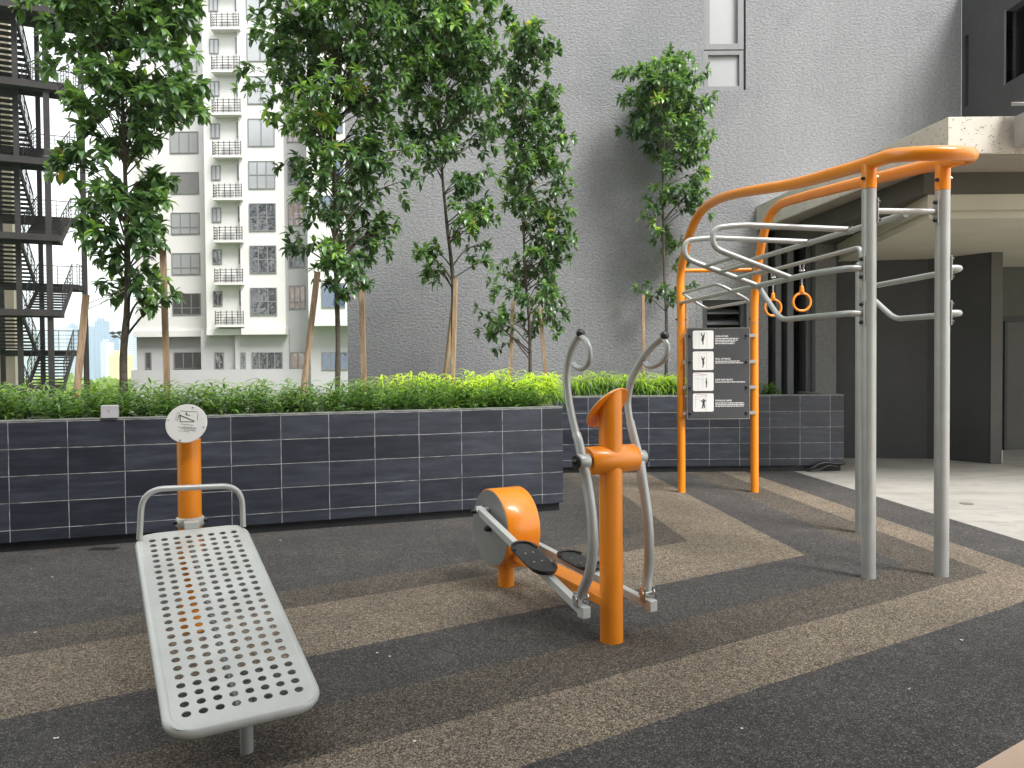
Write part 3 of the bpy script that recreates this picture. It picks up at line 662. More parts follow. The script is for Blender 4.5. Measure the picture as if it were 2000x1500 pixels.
for y in (238, 588, 928, 1272):
    for s_, P in ((-1, PC), (1, PD)):
        xx = bx0 if s_ < 0 else bx1
        m = MB(); m.box((min(xx, P.x + .0), bY + .013, sp(0, y).z - .02), (max(xx, P.x + .0), bY + .02, sp(0, y).z + .02)) ; m.build('mounting_strap', steel, sb)

# ------------------------------------------------------------ elliptical trainer
hh_ = V((-.485, .8745, 0)); ax = V((.8745, .485, 0)); EP = V((.556, 4.20, 0))
et = thing('elliptical_trainer', EP, 'orange and grey outdoor elliptical trainer with black foot plates and tall handles', 'exercise machine')
def pl(off, u, v): return vp(u, v, EP + ax * off, hh_)
ztop = at(1190, 800, 4.2).z
dc = at(1187, 797, 4.235); dn = V((-.565, .50, .655)).normalized()
m = MB().tube([EP + V((0, 0, -.002)), EP + V((0, 0, 1.3))], .066, 40, cap=False)
m.v = [(x, y, z) if z < 1 else (x, y, dc.z - ((x - dc.x) * dn.x + (y - dc.y) * dn.y) / dn.z - .004) for x, y, z in m.v]; m.build('post', orange, et)
zc = at(1193, 897, 4.2).z
m = MB().cyl(EP + V((0, 0, zc)) - ax * .165, EP + V((0, 0, zc)) + ax * .165, .079, 40, 0, .006); m.build('axle_housing', orange, et, 0)
# dial head
m = MB().cyl(dc - dn * .004, dc + dn * .006, .150, 48, 0, .002); hd = m.build('sign_disc', orange, et)
m = MB().cyl(dc + dn * .0065, dc + dn * .009, .146, 48); m.build('sign_face', whitep, hd)
# flywheel
FC = V((-.05, 5.30, 0)); fz = .425; off = ((FC - EP).dot(ax))
FC = EP + hh_ * ((FC - EP).dot(hh_)); fc = FC + V((0, 0, fz))
m = MB(); m.tube([fc - ax * .125, fc - ax * .118, fc + ax * .118, fc + ax * .125], [.272, .277, .277, .272], 64); m.build('flywheel_drum', orange, et)
for s_ in (-1, 1): MB().cyl(fc + ax * s_ * .1245, fc + ax * s_ * .1285, .268, 64).build('drum_cover', darkgrey_face, et)
m = MB().cyl(FC + V((0, 0, -.002)), FC + V((0, 0, .22)), .058, 32); m.build('pedestal', orange, et)
m = MB(); m.obox(FC + V((0, 0, .23)) - hh_ * .02, ax * .085, hh_ * .13, V((0, 0, .07))); m.build('drum_saddle', orange, et, .01)
# centre beam
c_a = pl(0, 1062, 1104); c_b = EP + V((0, 0, .23))
c_a = FC - hh_ * .24 + V((0, 0, .27))
m = MB(); m.beam(FC - hh_ * .05 + V((0, 0, .27)), c_b, .135, .055); m.build('base_beam', orange, et, .005)
for s_ in (-1, 1):
    o_ = s_ * .195
    if s_ < 0: p0 = pl(o_, 934, 994); p1 = pl(o_, 1138, 1192)
    else:
        p0r = pl(-.195, 934, 994) ; pc = FC - ax * .195 + V((0, 0, fz)); dlt = p0r - pc; p0 = FC + ax * .195 + V((0, 0, fz)) - dlt; p1 = pl(o_, 1268, 1180)
    be = MB(); be.beam(p0, p1, .045, .05); dB = (p1 - p0).normalized(); be.build('foot_beam', plate, et, .004)
    # crank pin
    q0 = p0 + dB * .03; m = MB(); m.cyl(q0 - ax * s_ * .07, q0 + ax * s_ * .035, .022, 20); m.build('crank_pin', grey, et)
    bolt(q0 + ax * s_ * .035, ax * s_, .02, .024, et, 'cap')
    cc = fc + ax * s_ * .128; bolt(cc, ax * s_, .026, .03, et, 'hub_bolt')
    # pedal
    up = dB.cross(ax); up = up if up.z > 0 else -up
    pcn = pl(o_, 1045, 1090) if s_ < 0 else pl(o_, 1128, 1122)
    if s_ > 0: t_ = (pcn - p0).dot(dB); pcn = p0 + dB * t_
    else: t_ = (pcn - p0).dot(dB); pcn = p0 + dB * t_
    base = pcn + up * .03
    def cap_out(hl, r, n=14): 
        out = []
        for k in range(n + 1): a5 = -pi / 2 + pi * k / n; out.append((hl + r * cos(a5), r * sin(a5)))
        for k in range(n + 1): a5 = pi / 2 + pi * k / n; out.append((-hl + r * cos(a5), r * sin(a5)))
        return out
    oc = base + ax * s_ * .012
    m = MB(); m.poly([oc + dB * x + ax * y for x, y in cap_out(.115, .085)], up * .014); pd = m.build('foot_plate', rubberp, et, .003)
    for sgn, a0 in ((-1, pi / 2 - .2), (1, -pi / 2 - .2)):
        m = MB(); arc = []
        for k in range(15): a5 = a0 + (pi + .4) * k / 14; arc.append(oc + dB * (sgn * .115 + .080 * cos(a5)) + ax * (.080 * sin(a5)) + up * .02)
        if sgn > 0: arc = arc[3:12] if False else arc
        m.tube(arc, .009, 8); m.build('foot_rim', blackp, pd)
    for x in (-.055, .055):
        for y in (-.028, .028): MB().cyl(oc + dB * x + ax * y + up * .013, oc + dB * x + ax * y + up * .0175, .0075, 12).build('screw', steel, pd)
    # clevis at the front end
    m = MB(); e1 = p1 + V((0, 0, .0))
    m.obox(p1 + dB * .012 - V((0, 0, .0)), ax * .026, V((-hh_.x, -hh_.y, 0)) * .03, V((0, 0, .032))); m.build('beam_end', plate, et, .004)
    jt = p1 + V((0, 0, .062)) - dB * .02
    m = MB()
    for q_ in (-1, 1): m.obox(jt + ax * q_ * .030 - V((0, 0, .008)), ax * .003, hh_ * .024, V((0, 0, .042)))
    m.build('clevis', steel, et, .002)
    m = MB().cyl(jt - ax * .045, jt + ax * .045, .019, 16); m.build('clevis_pin', steel, et)
    # lever arm
    ao = s_ * .235
    if s_ < 0:
        lowp = [(1139, 905), (1147, 945), (1156, 1010), (1158, 1070), (1151, 1120), (1143, 1165)]; upp = [(1137, 897), (1130, 862), (1124, 843), (1113, 795), (1107, 745), (1111, 700), (1121, 672), (1133, 652)]
        loop = [(1134, 656), (1146, 668), (1152, 688), (1150, 707), (1140, 719), (1128, 718), (1120, 711)]; hubc = pl(ao, 1138, 901)
    else:
        lowp = [(1249, 895), (1256, 945), (1265, 1010), (1268, 1070), (1266, 1120), (1263, 1160)]; upp = [(1248, 890), (1240, 862), (1229, 815), (1226, 780), (1234, 740), (1248, 712), (1270, 680), (1297, 656)]
        loop = [(1295, 659), (1303, 674), (1302, 692), (1292, 707), (1276, 715), (1264, 714), (1259, 708)]; hubc = pl(ao, 1249, 893)
    P_ = [pl(ao * .9, *p) for p in lowp]; P_[0] = hubc; P_[-1] = jt + V((0, 0, .01)); 
    MB().tube(spline(P_, 6), .0285, 22).build('lever_arm', grey, et)
    U_ = [pl(ao, *p) for p in upp]; U_[0] = hubc
    m = MB(); U2 = spline(U_, 6); m.tube(U2[8:], .0215, 20); m.tube(U2[:12], .026, 20); ua = m.build('handle_tube', grey, et)
    m = MB(); e = U_[-1]; d_ = (U_[-1] - U_[-2]).normalized(); m.cyl(e - d_ * .004, e + d_ * .014, .0245, 18); m.dome(e + d_ * .014, d_, .024, .012); m.build('end_cap', blackp, ua)
    m = MB().tube(spline([pl(ao, *p) for p in loop], 6), .0155, 16); m.build('grip_loop', grey, ua)
    m = MB().cyl(hubc - ax * .035 * 1, hubc + ax * .035, .041, 28, 0, .003); m.build('pivot_hub', grey, et)
    m = MB().cyl(EP + V((0, 0, zc)) + ax * s_ * .16, hubc - ax * s_ * .03, .03, 24); m.build('axle', blackp, et)
    m = MB().cyl(hubc + ax * s_ * .034, hubc + ax * s_ * .048, .040, 28, 0, .005); m.dome(hubc + ax * s_ * .048, ax * s_, .016, .022); m.build('hub_cap', blackp, et)

# ------------------------------------------------------------ perforated sit-up bench
T0 = V((-1.854, 4.27, .637)); T1 = V((-1.035, 2.865, .212)); lv = T1 - T0; LEN = lv.length; l_ = lv.normalized()
e_ = V((-lv.y, lv.x, 0)).normalized(); nrm_ = e_.cross(l_); nrm_ = nrm_ if nrm_.z > 0 else -nrm_; HW = .276
sbn = thing('sit_up_bench', (-1.5, 3.6, 0), 'sloping pale grey perforated metal sit-up bench joined to an orange post', 'exercise bench')
def bp(x, y, z=0): return T0 + l_ * y + e_ * x + nrm_ * z      # x across (-HW..HW), y down the slope
Wp, Lp = HW - .003, LEN; ncol, nrow = 8, 26; y0_, y1_ = .055, LEN - .055; cw = 2 * (Wp - .028) / ncol; ch = (y1_ - y0_) / nrow; r_h = .0180
def profile(y):                            # plate narrows slightly with rounded corners at both ends
    return 1.0
m = MB(); nn = 12
for j in range(nrow):
    for i in range(ncol):
        cx_ = -(Wp - .028) + cw * (i + .5); cy_ = y0_ + ch * (j + .5)
        ring = []; outer_ = []
        for k in range(nn):
            a6 = 2 * pi * (k + .5) / nn; ring.append((cx_ + r_h * cos(a6), cy_ + r_h * sin(a6)))
            s6 = max(abs(cos(a6)) , abs(sin(a6)))
            outer_.append((cx_ + cw / 2 * cos(a6) / s6, cy_ + ch / 2 * sin(a6) / s6))
        cor = [(cx_ + cw / 2 * a7, cy_ + ch / 2 * b7) for a7, b7 in ((1, 1), (-1, 1), (-1, -1), (1, -1))]
        vs = [bp(*p, 0) for p in ring] + [bp(*p, 0) for p in outer_] + [bp(*p, 0) for p in cor]
        fs = [(k, nn + k, nn + (k + 1) % nn, (k + 1) % nn) for k in range(nn)]
        for c_, k in enumerate((1, 4, 7, 10)): fs.append((nn + k, 2 * nn + c_, nn + (k + 1) % nn))
        m.add([tuple(v_) for v_ in vs], fs)
        vb = [bp(*p, -.004) for p in ring]; m.add([bp(*p, 0) for p in ring] + vb, [(k, (k + 1) % nn, nn + (k + 1) % nn, nn + k) for k in range(nn)], True)
        vs2 = [v_ - nrm_ * .004 for v_ in vs]; m.add(vs2, [f[::-1] for f in fs])
def outline(w_, ya, yb, r, n=8):
    return [(x, y) for x, y in rrect((-w_, ya), (w_, yb), r, n)]
# margin strip between the hole field and the tube
xi = Wp - .028
inn = [( -xi, y0_), (xi, y0_), (xi, y1_), (-xi, y1_)]
for z_, fl in ((0, 0), (-.004, 1)):
    strips = [[(-Wp, y0_), (-xi, y0_), (-xi, y1_), (-Wp, y1_)], [(xi, y0_), (Wp, y0_), (Wp, y1_), (xi, y1_)]]
    capA = [(-Wp, y0_)] + [(-Wp + .05 - .05 * cos(a8), -.002 + .057 - .057 * sin(a8)) for a8 in [pi / 2 * k / 5 for k in range(6)]] + [(Wp - .05 + .05 * sin(a8), -.002 + .057 - .057 * cos(a8)) for a8 in [pi / 2 * k / 5 for k in range(6)]] + [(Wp, y0_)]
    capB = [(x, LEN - y) for x, y in capA][::-1]
    for s9 in strips + [capA, capB]:
        v9 = [bp(x, y, z_) for x, y in s9]; m.add(v9, [tuple(range(len(v9)))])
m.build('perforated_plate', plate, sbn)
ol = outline(HW, -.0, LEN + .0, .095, 9)
m = MB().tube([bp(x, y, -.0225) for x, y in ol], .0245, 20, closed=True); m.build('frame_tube', plate, sbn)
# pull handle
hA, hB = bp(-HW - .0, .055, 0), bp(HW + .0, .035, 0)
zA_ = at(275, 975, hA.y).z + .045; up_ = V((0, 0, 1))
p = [hA, hA + V((0, 0, .265)) + e_ * .02 - l_ * .03, hB + V((0, 0, .235)) - e_ * .0 - l_ * .03, hB]
m = MB().tube(fillet(p, .12, 10), .0165, 18); m.build('handle', grey, sbn)
# post, collar, foot
SP = V((-1.93, 4.42, 0)); pz = at(366, 858, SP.y).z
MB().cyl(SP, SP + V((0, 0, pz + .0)), .0665, 40).build('post', orange, sbn)
zc_ = at(366, 1017, SP.y).z
MB().cyl(SP + V((0, 0, zc_ - .03)), SP + V((0, 0, zc_ + .025)), .079, 40, 0, .006).build('collar', plate, sbn, 0)
m = MB(); d_ = (V((T0.x, T0.y, 0)) - V((SP.x, SP.y, 0))).normalized(); m.cyl(SP + V((0, 0, zc_)) + d_ * .06, SP + V((0, 0, zc_)) + d_ * .11, .026, 20); m.obox(SP + V((0, 0, zc_)) + d_ * .13, d_ * .035, d_.cross(V((0, 0, 1))) * .04, V((0, 0, .02))); m.build('mount_block', plate, sbn, .004)
for s_ in (-1, 1):
    dx_ = d_.cross(V((0, 0, 1))) * s_; bolt(SP + V((0, 0, zc_)) + dx_ * .079 + d_ * .02, dx_, .012, .012, sbn, 'bolt', blackp)
m = MB(); m.beam(bp(0, .03, -.05), bp(0, LEN - .03, -.05), .05, .04); m.build('spine', plate, sbn, .004)
ftp = G(482, 1468); m = MB(); m.cyl(ftp, V((ftp.x, ftp.y, .20)), .026, 24); m.build('foot', grey, sbn)
# instruction disc
sc_ = at(364, 827, 4.335); dn = V((.16, -1, .30)).normalized(); r_d = .1155
m = MB().cyl(sc_ - dn * .004, sc_ + dn * .002, r_d * 1.0, 48, 0, .002); ds = m.build('sign_disc', whitep, sbn)
MB().cyl(SP + V((0, 0, pz)), sc_ - dn * .04, .045, 28).build('sign_neck', orange, sbn)
du = V((0, 0, 1)); du = (du - dn * du.dot(dn)).normalized(); dx = du.cross(dn)
rot = radians(-8); dx, du = dx * cos(rot) + du * sin(rot), du * cos(rot) - dx * sin(rot)
def dp(x, y): return sc_ + dn * .0032 + dx * x * r_d + du * y * r_d
def line(m, a9, b9, w9): m.beam(dp(*a9), dp(*b9), .0006, w9, up=dn.cross((dp(*b9) - dp(*a9)).normalized())) if False else m.obox((dp(*a9) + dp(*b9)) / 2, (dp(*b9) - dp(*a9)) / 2, dn * .0004, dn.cross((dp(*b9) - dp(*a9)).normalized()) * w9 / 2)
m = MB()
line(m, (-.42, .50), (-.46, .07), .003); line(m, (-.42, .60), (.42, .66), .0015); line(m, (.45, .62), (.50, .18), .0015); line(m, (-.52, .55), (-.55, .1), .0012)
line(m, (-.38, .38), (-.30, .04), .005); line(m, (-.38, .38), (.36, .16), .0045); line(m, (-.30, .05), (.38, .13), .003); line(m, (-.15, .46), (.10, .42), .003); line(m, (-.10, .58), (-.08, .42), .004)
m.build('bench_drawing', ink, ds)
m = MB()
for y, x0, x1 in ((-.06, -.25, .35), (-.18, -.1, .55), (-.22, -.35, .5), (-.28, -.25, .5), (-.34, -.05, .55), (-.42, -.3, .25)):
    x = x0
    while x < x1: l = rng.uniform(.05, .13); line(m, (x, y + .0), (min(x1, x + l), y + .01), .0028); x += l + .03
m.build('fine_print', inkgrey, ds)
for a9 in (80, 175, 262, 355): bolt(dp(.88 * cos(radians(a9)), .88 * sin(radians(a9))), dn, .005, .004, sbn, 'screw', steel)

# ------------------------------------------------------------ small things
lbx = W1 - W1D * 4.55
c = at(212, 802, (lbx.y)); dW = V((-W1D.y, W1D.x, 0))
jb = thing('junction_box', (c.x, c.y, TOP), 'small white box standing on the planter edge near the left stake', 'box')
M_ = Matrix.Translation((c.x, c.y, TOP)) @ Matrix.Rotation(math.atan2(W1D.y, W1D.x), 4, 'Z')
MB().box((-.068, .03, 0), (.068, .10, .115), 0, M_).build('case', paint('dull_white_casing', (.42, .41, .44), .6), jb, .005)
MB().box((-.006, .026, .06), (.006, .0295, .085), 0, M_).build('mark', inkgrey, jb)
dg = thing('floor_drain', G(203, 1072), 'small dark drain grate in the rubber floor by the planter', 'drain')
p = G(203, 1072); m = MB()
for k in range(6): m.box((p.x - .11 + k * .04, p.y - .04, .001), (p.x - .095 + k * .04, p.y + .04, .006))
m.build('grate', plinth_m, dg); MB().box((p.x - .12, p.y - .05, .0005), (p.x + .12, p.y + .05, .002)).build('sump', voidm, dg)
hz = MB().tube(spline([(4.35, 10.96, .02), (4.42, 10.93, .05), (4.52, 10.94, .11), (4.64, 10.95, .13), (4.78, 10.96, .115), (4.9, 10.97, .12), (4.97, 11.1, .10)], 6), .022, 10)
hz.tube(spline([(4.38, 10.90, .02), (4.5, 10.9, .03), (4.66, 10.93, .09), (4.8, 10.95, .07)], 6), .012, 8)
tag(hz.build('rubber_hose', blackp), 'black rubber hose looped along the foot of the tiled planter by the concrete', 'hose')
for i, (u, v) in enumerate(((737, 1276), (761, 1283), (110, 1443), (102, 1128), (1775, 1347), (1878, 1251), (1449, 1424), (69, 1236), (810, 1449), (548, 1056), (1060, 1140))):
    p = G(u, v); s9 = rng.uniform(.004, .009); a9 = rng.uniform(0, pi); m = MB()
    m.add([p + V((s9 * 1.6 * cos(a9 + k * pi / 3) * (1 if k % 2 else .7), s9 * sin(a9 + k * pi / 3), .003 + .003 * (k % 2))) for k in range(6)] + [p + V((0, 0, .006))], [(6, k, (k + 1) % 6) for k in range(6)])
    tag(m.build('fallen_petal', whitep), 'tiny pale petal lying on the rubber floor', 'petal', 'petals scattered on the floor')
for i, (u, v, r) in enumerate(((1888, 984, .07),)):
    p = G(u, v, -.004); m = MB().cyl(p, p + V((0, 0, .005)), r, 24); tag(m.build('drain_cover', paint('rusty_cover', (.16, .14, .11), .7)), 'round rusty drain cover in the pale concrete', 'drain cover')

# ------------------------------------------------------------ trees, stakes, bed plants
def leaf(m, p, d, up, L, wd, tone, droop=.35):
    d = d.normalized(); s_ = d.cross(up)
    if s_.length < 1e-3: s_ = V((1, 0, 0))
    s_.normalize(); n_ = s_.cross(d)
    g1 = p + d * L * .33 + n_ * L * .04; g2 = p + d * L * .68 - n_ * L * droop * .25; tip = p + d * L * .95 - n_ * L * droop
    h1 = wd * .5; h2 = wd * .42; f_ = n_ * wd * .16
    m.add([p, g1 - s_ * h1 + f_, g1, g1 + s_ * h1 + f_, g2 - s_ * h2 + f_, g2, g2 + s_ * h2 + f_, tip],
          [(0, 1, 2), (0, 2, 3), (1, 4, 5, 2), (2, 5, 6, 3), (4, 7, 5), (5, 7, 6)], True, tone=tone)
def rv(r): return V((r.gauss(0, 1), r.gauss(0, 1), r.gauss(0, 1))).normalized()
def tree(seed, label, u0, Y, base_v, trunk_uv, env, nb, L, r0, wf=.40, group='young trees standing in the planters', yy=.85, young=.18):
    r = random.Random(seed); b0 = at(u0, base_v, Y); base = V((b0.x, Y, 1.06))
    T = thing('young_tree', base, label, 'tree', group)
    tp = [base] + [at(u, v, Y) for u, v in trunk_uv]; tp = spline(tp, 5); n = len(tp)
    rad = [r0 * (1 - .78 * (i / (n - 1)) ** .9) * (1 + .10 * r.uniform(-1, 1)) for i in range(n)]
    tr = MB().tube(tp, rad, 10)
    def trunk_at(z):
        for i in range(n - 1):
            if tp[i].z <= z <= tp[i + 1].z: return tp[i].lerp(tp[i + 1], (z - tp[i].z) / max(1e-6, tp[i + 1].z - tp[i].z)), rad[i]
        return tp[-1], rad[-1]
    E_ = [(at(0, v, Y).z, at(a, v, Y).x, at(b, v, Y).x, wgt) for v, a, b, wgt in env]; E_.sort()
    cum = []; s = 0
    for i in range(len(E_) - 1):
        s += (E_[i + 1][0] - E_[i][0]) * ((E_[i][2] - E_[i][1]) + (E_[i + 1][2] - E_[i + 1][1])) / 2 * (E_[i][3] + E_[i + 1][3]) / 2; cum.append(s)
    cr_ = MB()
    def grow(p0, q, rb, lim):
        mid_ = p0.lerp(q, .5) + V((0, 0, .10 * (q - p0).length)) + rv(r) * .05; pts_ = spline([p0, mid_, q], 5)
        tr.tube(pts_, [rb * (1 - .75 * i / (len(pts_) - 1)) for i in range(len(pts_))], 5, cap=False); return pts_
    for k in range(nb):
        x = r.random() * s; i = next(i for i, c_ in enumerate(cum) if x <= c_); t = r.random()
        z = E_[i][0] + (E_[i + 1][0] - E_[i][0]) * t; xl = E_[i][1] + (E_[i + 1][1] - E_[i][1]) * t; xr = E_[i][2] + (E_[i + 1][2] - E_[i][2]) * t
        cx_ = (xl + xr) / 2; hw_ = (xr - xl) / 2; rr = r.random() ** .55; an = r.uniform(0, 2 * pi)
        q = V((cx_ + hw_ * .92 * rr * cos(an), Y + min(hw_ * yy, 1.0) * rr * sin(an), z))
        run = (V((q.x, q.y, 0)) - V((tp[0].x, tp[0].y, 0))).length
        p0, rb = trunk_at(z - r.uniform(.35, .75) * run - .08)
        if p0.z < tp[0].z + .6 and q.z - p0.z > 1.2: p0, rb = trunk_at(z - .3)
        pts_ = grow(p0, q, max(.005, min(.016, rb * .45)), 0)
        out_ = (q - p0); out_.z *= .3; out_ = out_.normalized() if out_.length > 1e-3 else rv(r)
        tb = r.random() * .45; ylow = r.random() < young
        tips = [(pts_, q, out_)]
        for j in range(r.choice((1, 2, 2))):
            bs = pts_[r.randint(4, 8)]; dr2 = (out_ + rv(r) * .8); q2 = bs + dr2.normalized() * r.uniform(.16, .34); tips.append((grow(bs, q2, .004, 0), q2, dr2.normalized()))
        for pp, qq, oo in tips:
            m_ = len(pp)
            for i2 in range(m_ // 2, m_):
                for rep in range(2 if r.random() < .75 else 1):
                    f = i2 / (m_ - 1); p_ = pp[i2] + rv(r) * .012; side = rv(r); d_ = (oo * .5 + side * .9 + V((0, 0, -.15))); 
                    leaf(cr_, p_, d_, V((0, 0, 1)) + rv(r) * .45, L * r.uniform(.65, 1.1), L * wf * r.uniform(.85, 1.15), min(1, max(0, tb + r.uniform(-.15, .3))), r.uniform(.02, .28))
            nw = r.randint(5, 8)
            for j in range(nw):
                a10 = 2 * pi * j / nw + r.uniform(-.3, .3); sx_ = oo.cross(V((0, 0, 1))); sx_ = sx_.normalized() if sx_.length > .01 else V((1, 0, 0)); sy = sx_.cross(oo)
                d_ = oo * .55 + (sx_ * cos(a10) + sy * sin(a10)) * .9 + V((0, 0, -.10))
                tn = tb + r.uniform(-.1, .25) + (.38 if ylow else .05)
                leaf(cr_, qq, d_, V((0, 0, 1)) + rv(r) * .25, L * r.uniform(.8, 1.2), L * wf * r.uniform(.85, 1.1), min(1, max(0, tn)), r.uniform(.08, .34))
    tr.build('trunk', bark, T); cr_.build('crown', leaf_m, T); return T
tree(11, 'young tree with broad leaves in front of the steel fire escape, leftmost tree', 242, 7.55, 745, [(241, 700), (247, 620), (249, 540), (247, 420), (243, 300), (238, 150), (236, 0), (235, -120)],
     [(-160, 90, 400, 1), (-40, 45, 430, 1), (60, 40, 395, 1.1), (130, 45, 410, 1.1), (195, 120, 415, .9), (260, 120, 385, .8), (315, 85, 340, .85), (350, 35, 320, .8), (400, 120, 335, .8), (455, 170, 375, .85), (500, 175, 330, .7), (550, 200, 365, .6), (600, 300, 372, .15)], 150, .142, .042, .45)
tree(22, 'young tree with a tall dense crown before the white tower, second from the left', 658, 8.6, 745, [(660, 660), (657, 560), (655, 450), (654, 330), (655, 220), (665, 100), (672, -20), (675, -130)],
     [(-160, 500, 880, 1.1), (-40, 465, 900, 1.2), (60, 450, 900, 1.2), (140, 460, 880, 1.1), (210, 470, 850, 1), (260, 530, 830, .8), (310, 470, 850, .9), (360, 495, 830, .9), (410, 520, 790, .7), (465, 530, 780, .75), (520, 570, 770, .7), (560, 620, 760, .5), (610, 690, 745, .12)], 205, .130, .034)
tree(33, 'young tree with loose lower tufts near the stucco wall edge, third from the left', 886, 9.5, 735, [(885, 640), (884, 540), (872, 430), (863, 330), (857, 230), (862, 120), (868, 0), (870, -110)],
     [(-150, 740, 1000, 1.2), (-30, 710, 1010, 1.3), (60, 720, 1025, 1.3), (130, 730, 1020, 1.1), (200, 760, 1010, 1), (270, 790, 970, .9), (330, 790, 965, .7), (370, 850, 970, .6), (430, 900, 975, .55), (480, 780, 985, .75), (530, 770, 950, .5), (560, 800, 880, .15)], 185, .130, .03)
tree(44, 'slender young tree with a bare notch low in its crown, fourth from the left', 1036, 10.3, 725, [(1034, 640), (1026, 540), (1022, 430), (1015, 320), (1020, 220), (1045, 140), (1050, 75)],
     [(45, 1030, 1065, .9), (100, 980, 1085, .9), (160, 960, 1080, 1), (220, 950, 1105, 1), (290, 950, 1110, 1), (350, 955, 1125, 1), (400, 950, 1115, .8), (440, 985, 1100, .5), (480, 1050, 1130, .5), (530, 950, 1125, .75), (580, 930, 1110, .6), (640, 915, 1100, .35), (680, 990, 1090, .1)], 130, .122, .026)
tree(55, 'young tree standing alone before the stucco wall, just left of the pull-up station', 1300, 12.0, 725, [(1302, 640), (1298, 540), (1296, 450), (1294, 370), (1297, 280), (1302, 190), (1305, 130)],
     [(118, 1270, 1345, .8), (150, 1205, 1380, 1), (190, 1200, 1405, 1.1), (240, 1235, 1400, .9), (290, 1190, 1385, .8), (330, 1240, 1395, .8), (370, 1265, 1395, .8), (420, 1270, 1385, .5), (460, 1255, 1350, .5), (520, 1240, 1350, .45), (560, 1225, 1345, .35), (610, 1270, 1370, .25), (640, 1285, 1330, .1)], 98, .135, .030)

def stake(u0, v0, u1, v1, Y0, Y1, wd, label):
    a9 = at(u0, v0, Y0); b9 = at(u1, v1, Y1); a9 = a9 + (a9 - b9).normalized() * ((a9.z - 1.0) / max(.1, (b9.z - a9.z)) * (b9 - a9).length)
    d9 = (b9 - a9); L9 = d9.length; q_ = d9.to_track_quat('Z', 'Y')
    m = MB(); M9 = Matrix.Translation(a9) @ q_.to_matrix().to_4x4(); m.box((-wd / 2, -wd * .4, 0), (wd / 2, wd * .4, L9), 0, M9)
    o = m.build('wooden_stake', woodm, None, .003); tag(o, label, 'stake', 'timber stakes propping the young trees')
stake(152, 745, 168, 576, 7.4, 7.45, .075, 'leaning timber stake in front of the fire escape, at the left of the leftmost tree')
stake(326, 745, 318, 485, 7.7, 7.6, .058, 'thick timber stake at the right of the leftmost tree')
stake(594, 750, 620, 532, 8.4, 8.55, .058, 'slanting timber stake before the white tower, left of the second tree')
stake(711, 742, 706, 556, 8.9, 8.8, .06, 'timber stake at the corner of the stucco wall, right of the second tree')
stake(885, 735, 890, 545, 9.3, 9.42, .05, 'pale upright timber stake tied to the third tree, in front of its trunk')
stake(870, 735, 886, 590, 9.75, 9.62, .055, 'dark leaning timber stake behind the third tree')
stake(997, 725, 1002, 588, 10.2, 10.2, .06, 'timber stake at the left of the fourth tree')
stake(1066, 730, 1054, 600, 10.3, 10.3, .058, 'leaning timber stake at the right of the fourth tree')
stake(1257, 725, 1256, 577, 11.7, 11.7, .055, 'timber stake at the left of the tree by the pull-up station')
stake(1343, 745, 1341, 580, 11.7, 11.7, .04, 'thin timber stake seen between the orange posts')
rp = MB()
for a9, b9 in (((172, 593), (244, 560)), ((170, 604), (243, 568))):
    p, q = at(*a9, 7.45), at(*b9, 7.52); rp.tube([p, p.lerp(q, .5) - V((0, 0, .012)), q], .004, 6)
tag(rp.build('tie_rope', paint('pale_cord', (.45, .42, .38), .8)), 'thin pale cord tying the leftmost tree to its leaning stake', 'rope')

def in_bed1(s, t): return W1 - W1D * s + V((-W1D.y, W1D.x, 0)) * t
r = random.Random(77); hb = MB(); stems = MB()
for k in range(1150):
    s = r.uniform(.1, 7.2); t = r.uniform(.14, 1.45) if r.random() < .75 else r.uniform(.14, .4)
    p = in_bed1(s, t); hgt = r.uniform(.16, .40) * (1 if t > .3 else .8); lean = rv(r) * .10; lean.z = 0
    top = p + V((0, 0, 1.06 + hgt)) + lean; b9 = V((p.x, p.y, 1.04))
    nl = r.randint(9, 14); tb = r.uniform(0, .55) + (.2 if hgt > .33 else 0)
    for j in range(nl):
        f = .25 + .75 * (j / nl); q = b9.lerp(top, f); a9 = j * 2.4 + r.uniform(-.4, .4); d9 = V((cos(a9), sin(a9), r.uniform(.15, .9)))
        leaf(hb, q, d9, V((0, 0, 1)) + rv(r) * .2, r.uniform(.09, .16), r.uniform(.018, .028), min(1, max(0, tb + r.uniform(-.25, .35))), r.uniform(.1, .5))
o = hb.build('ground_cover', herb_m); tag(o, kind='stuff', label='dense low bed of narrow green leaves filling the long tiled planter', cat='plants')
def tuft(p, hgt, n, label, group, seed, tone, wide=1.0, L=.2):
    r = random.Random(seed); T = thing('tufted_plant', p, label, 'plant', group); m = MB(); sm_ = MB()
    for k in range(n):
        b9 = p + V((r.uniform(-.05, .05), r.uniform(-.05, .05), 0)); top = p + V((r.uniform(-.13, .13) * wide, r.uniform(-.13, .13) * wide, hgt * r.uniform(.6, 1)))
        sm_.tube([b9, top], .004, 5, cap=False)
        for j in range(26):
            f = .25 + .75 * (j / 26); q = b9.lerp(top, f); a9 = r.uniform(0, 2 * pi); d9 = V((cos(a9), sin(a9), r.uniform(.0, .5) + 1.1 * max(0, f - .75) * 2))
            leaf(m, q, d9, V((0, 0, 1)), L * r.uniform(.7, 1.15), r.uniform(.015, .023), min(1, max(0, tone + .75 * (f - .6) + r.uniform(-.15, .15))), r.uniform(.3, .8))
    sm_.build('stem', bark, T); m.build('foliage', tuft_m, T)
k = 0
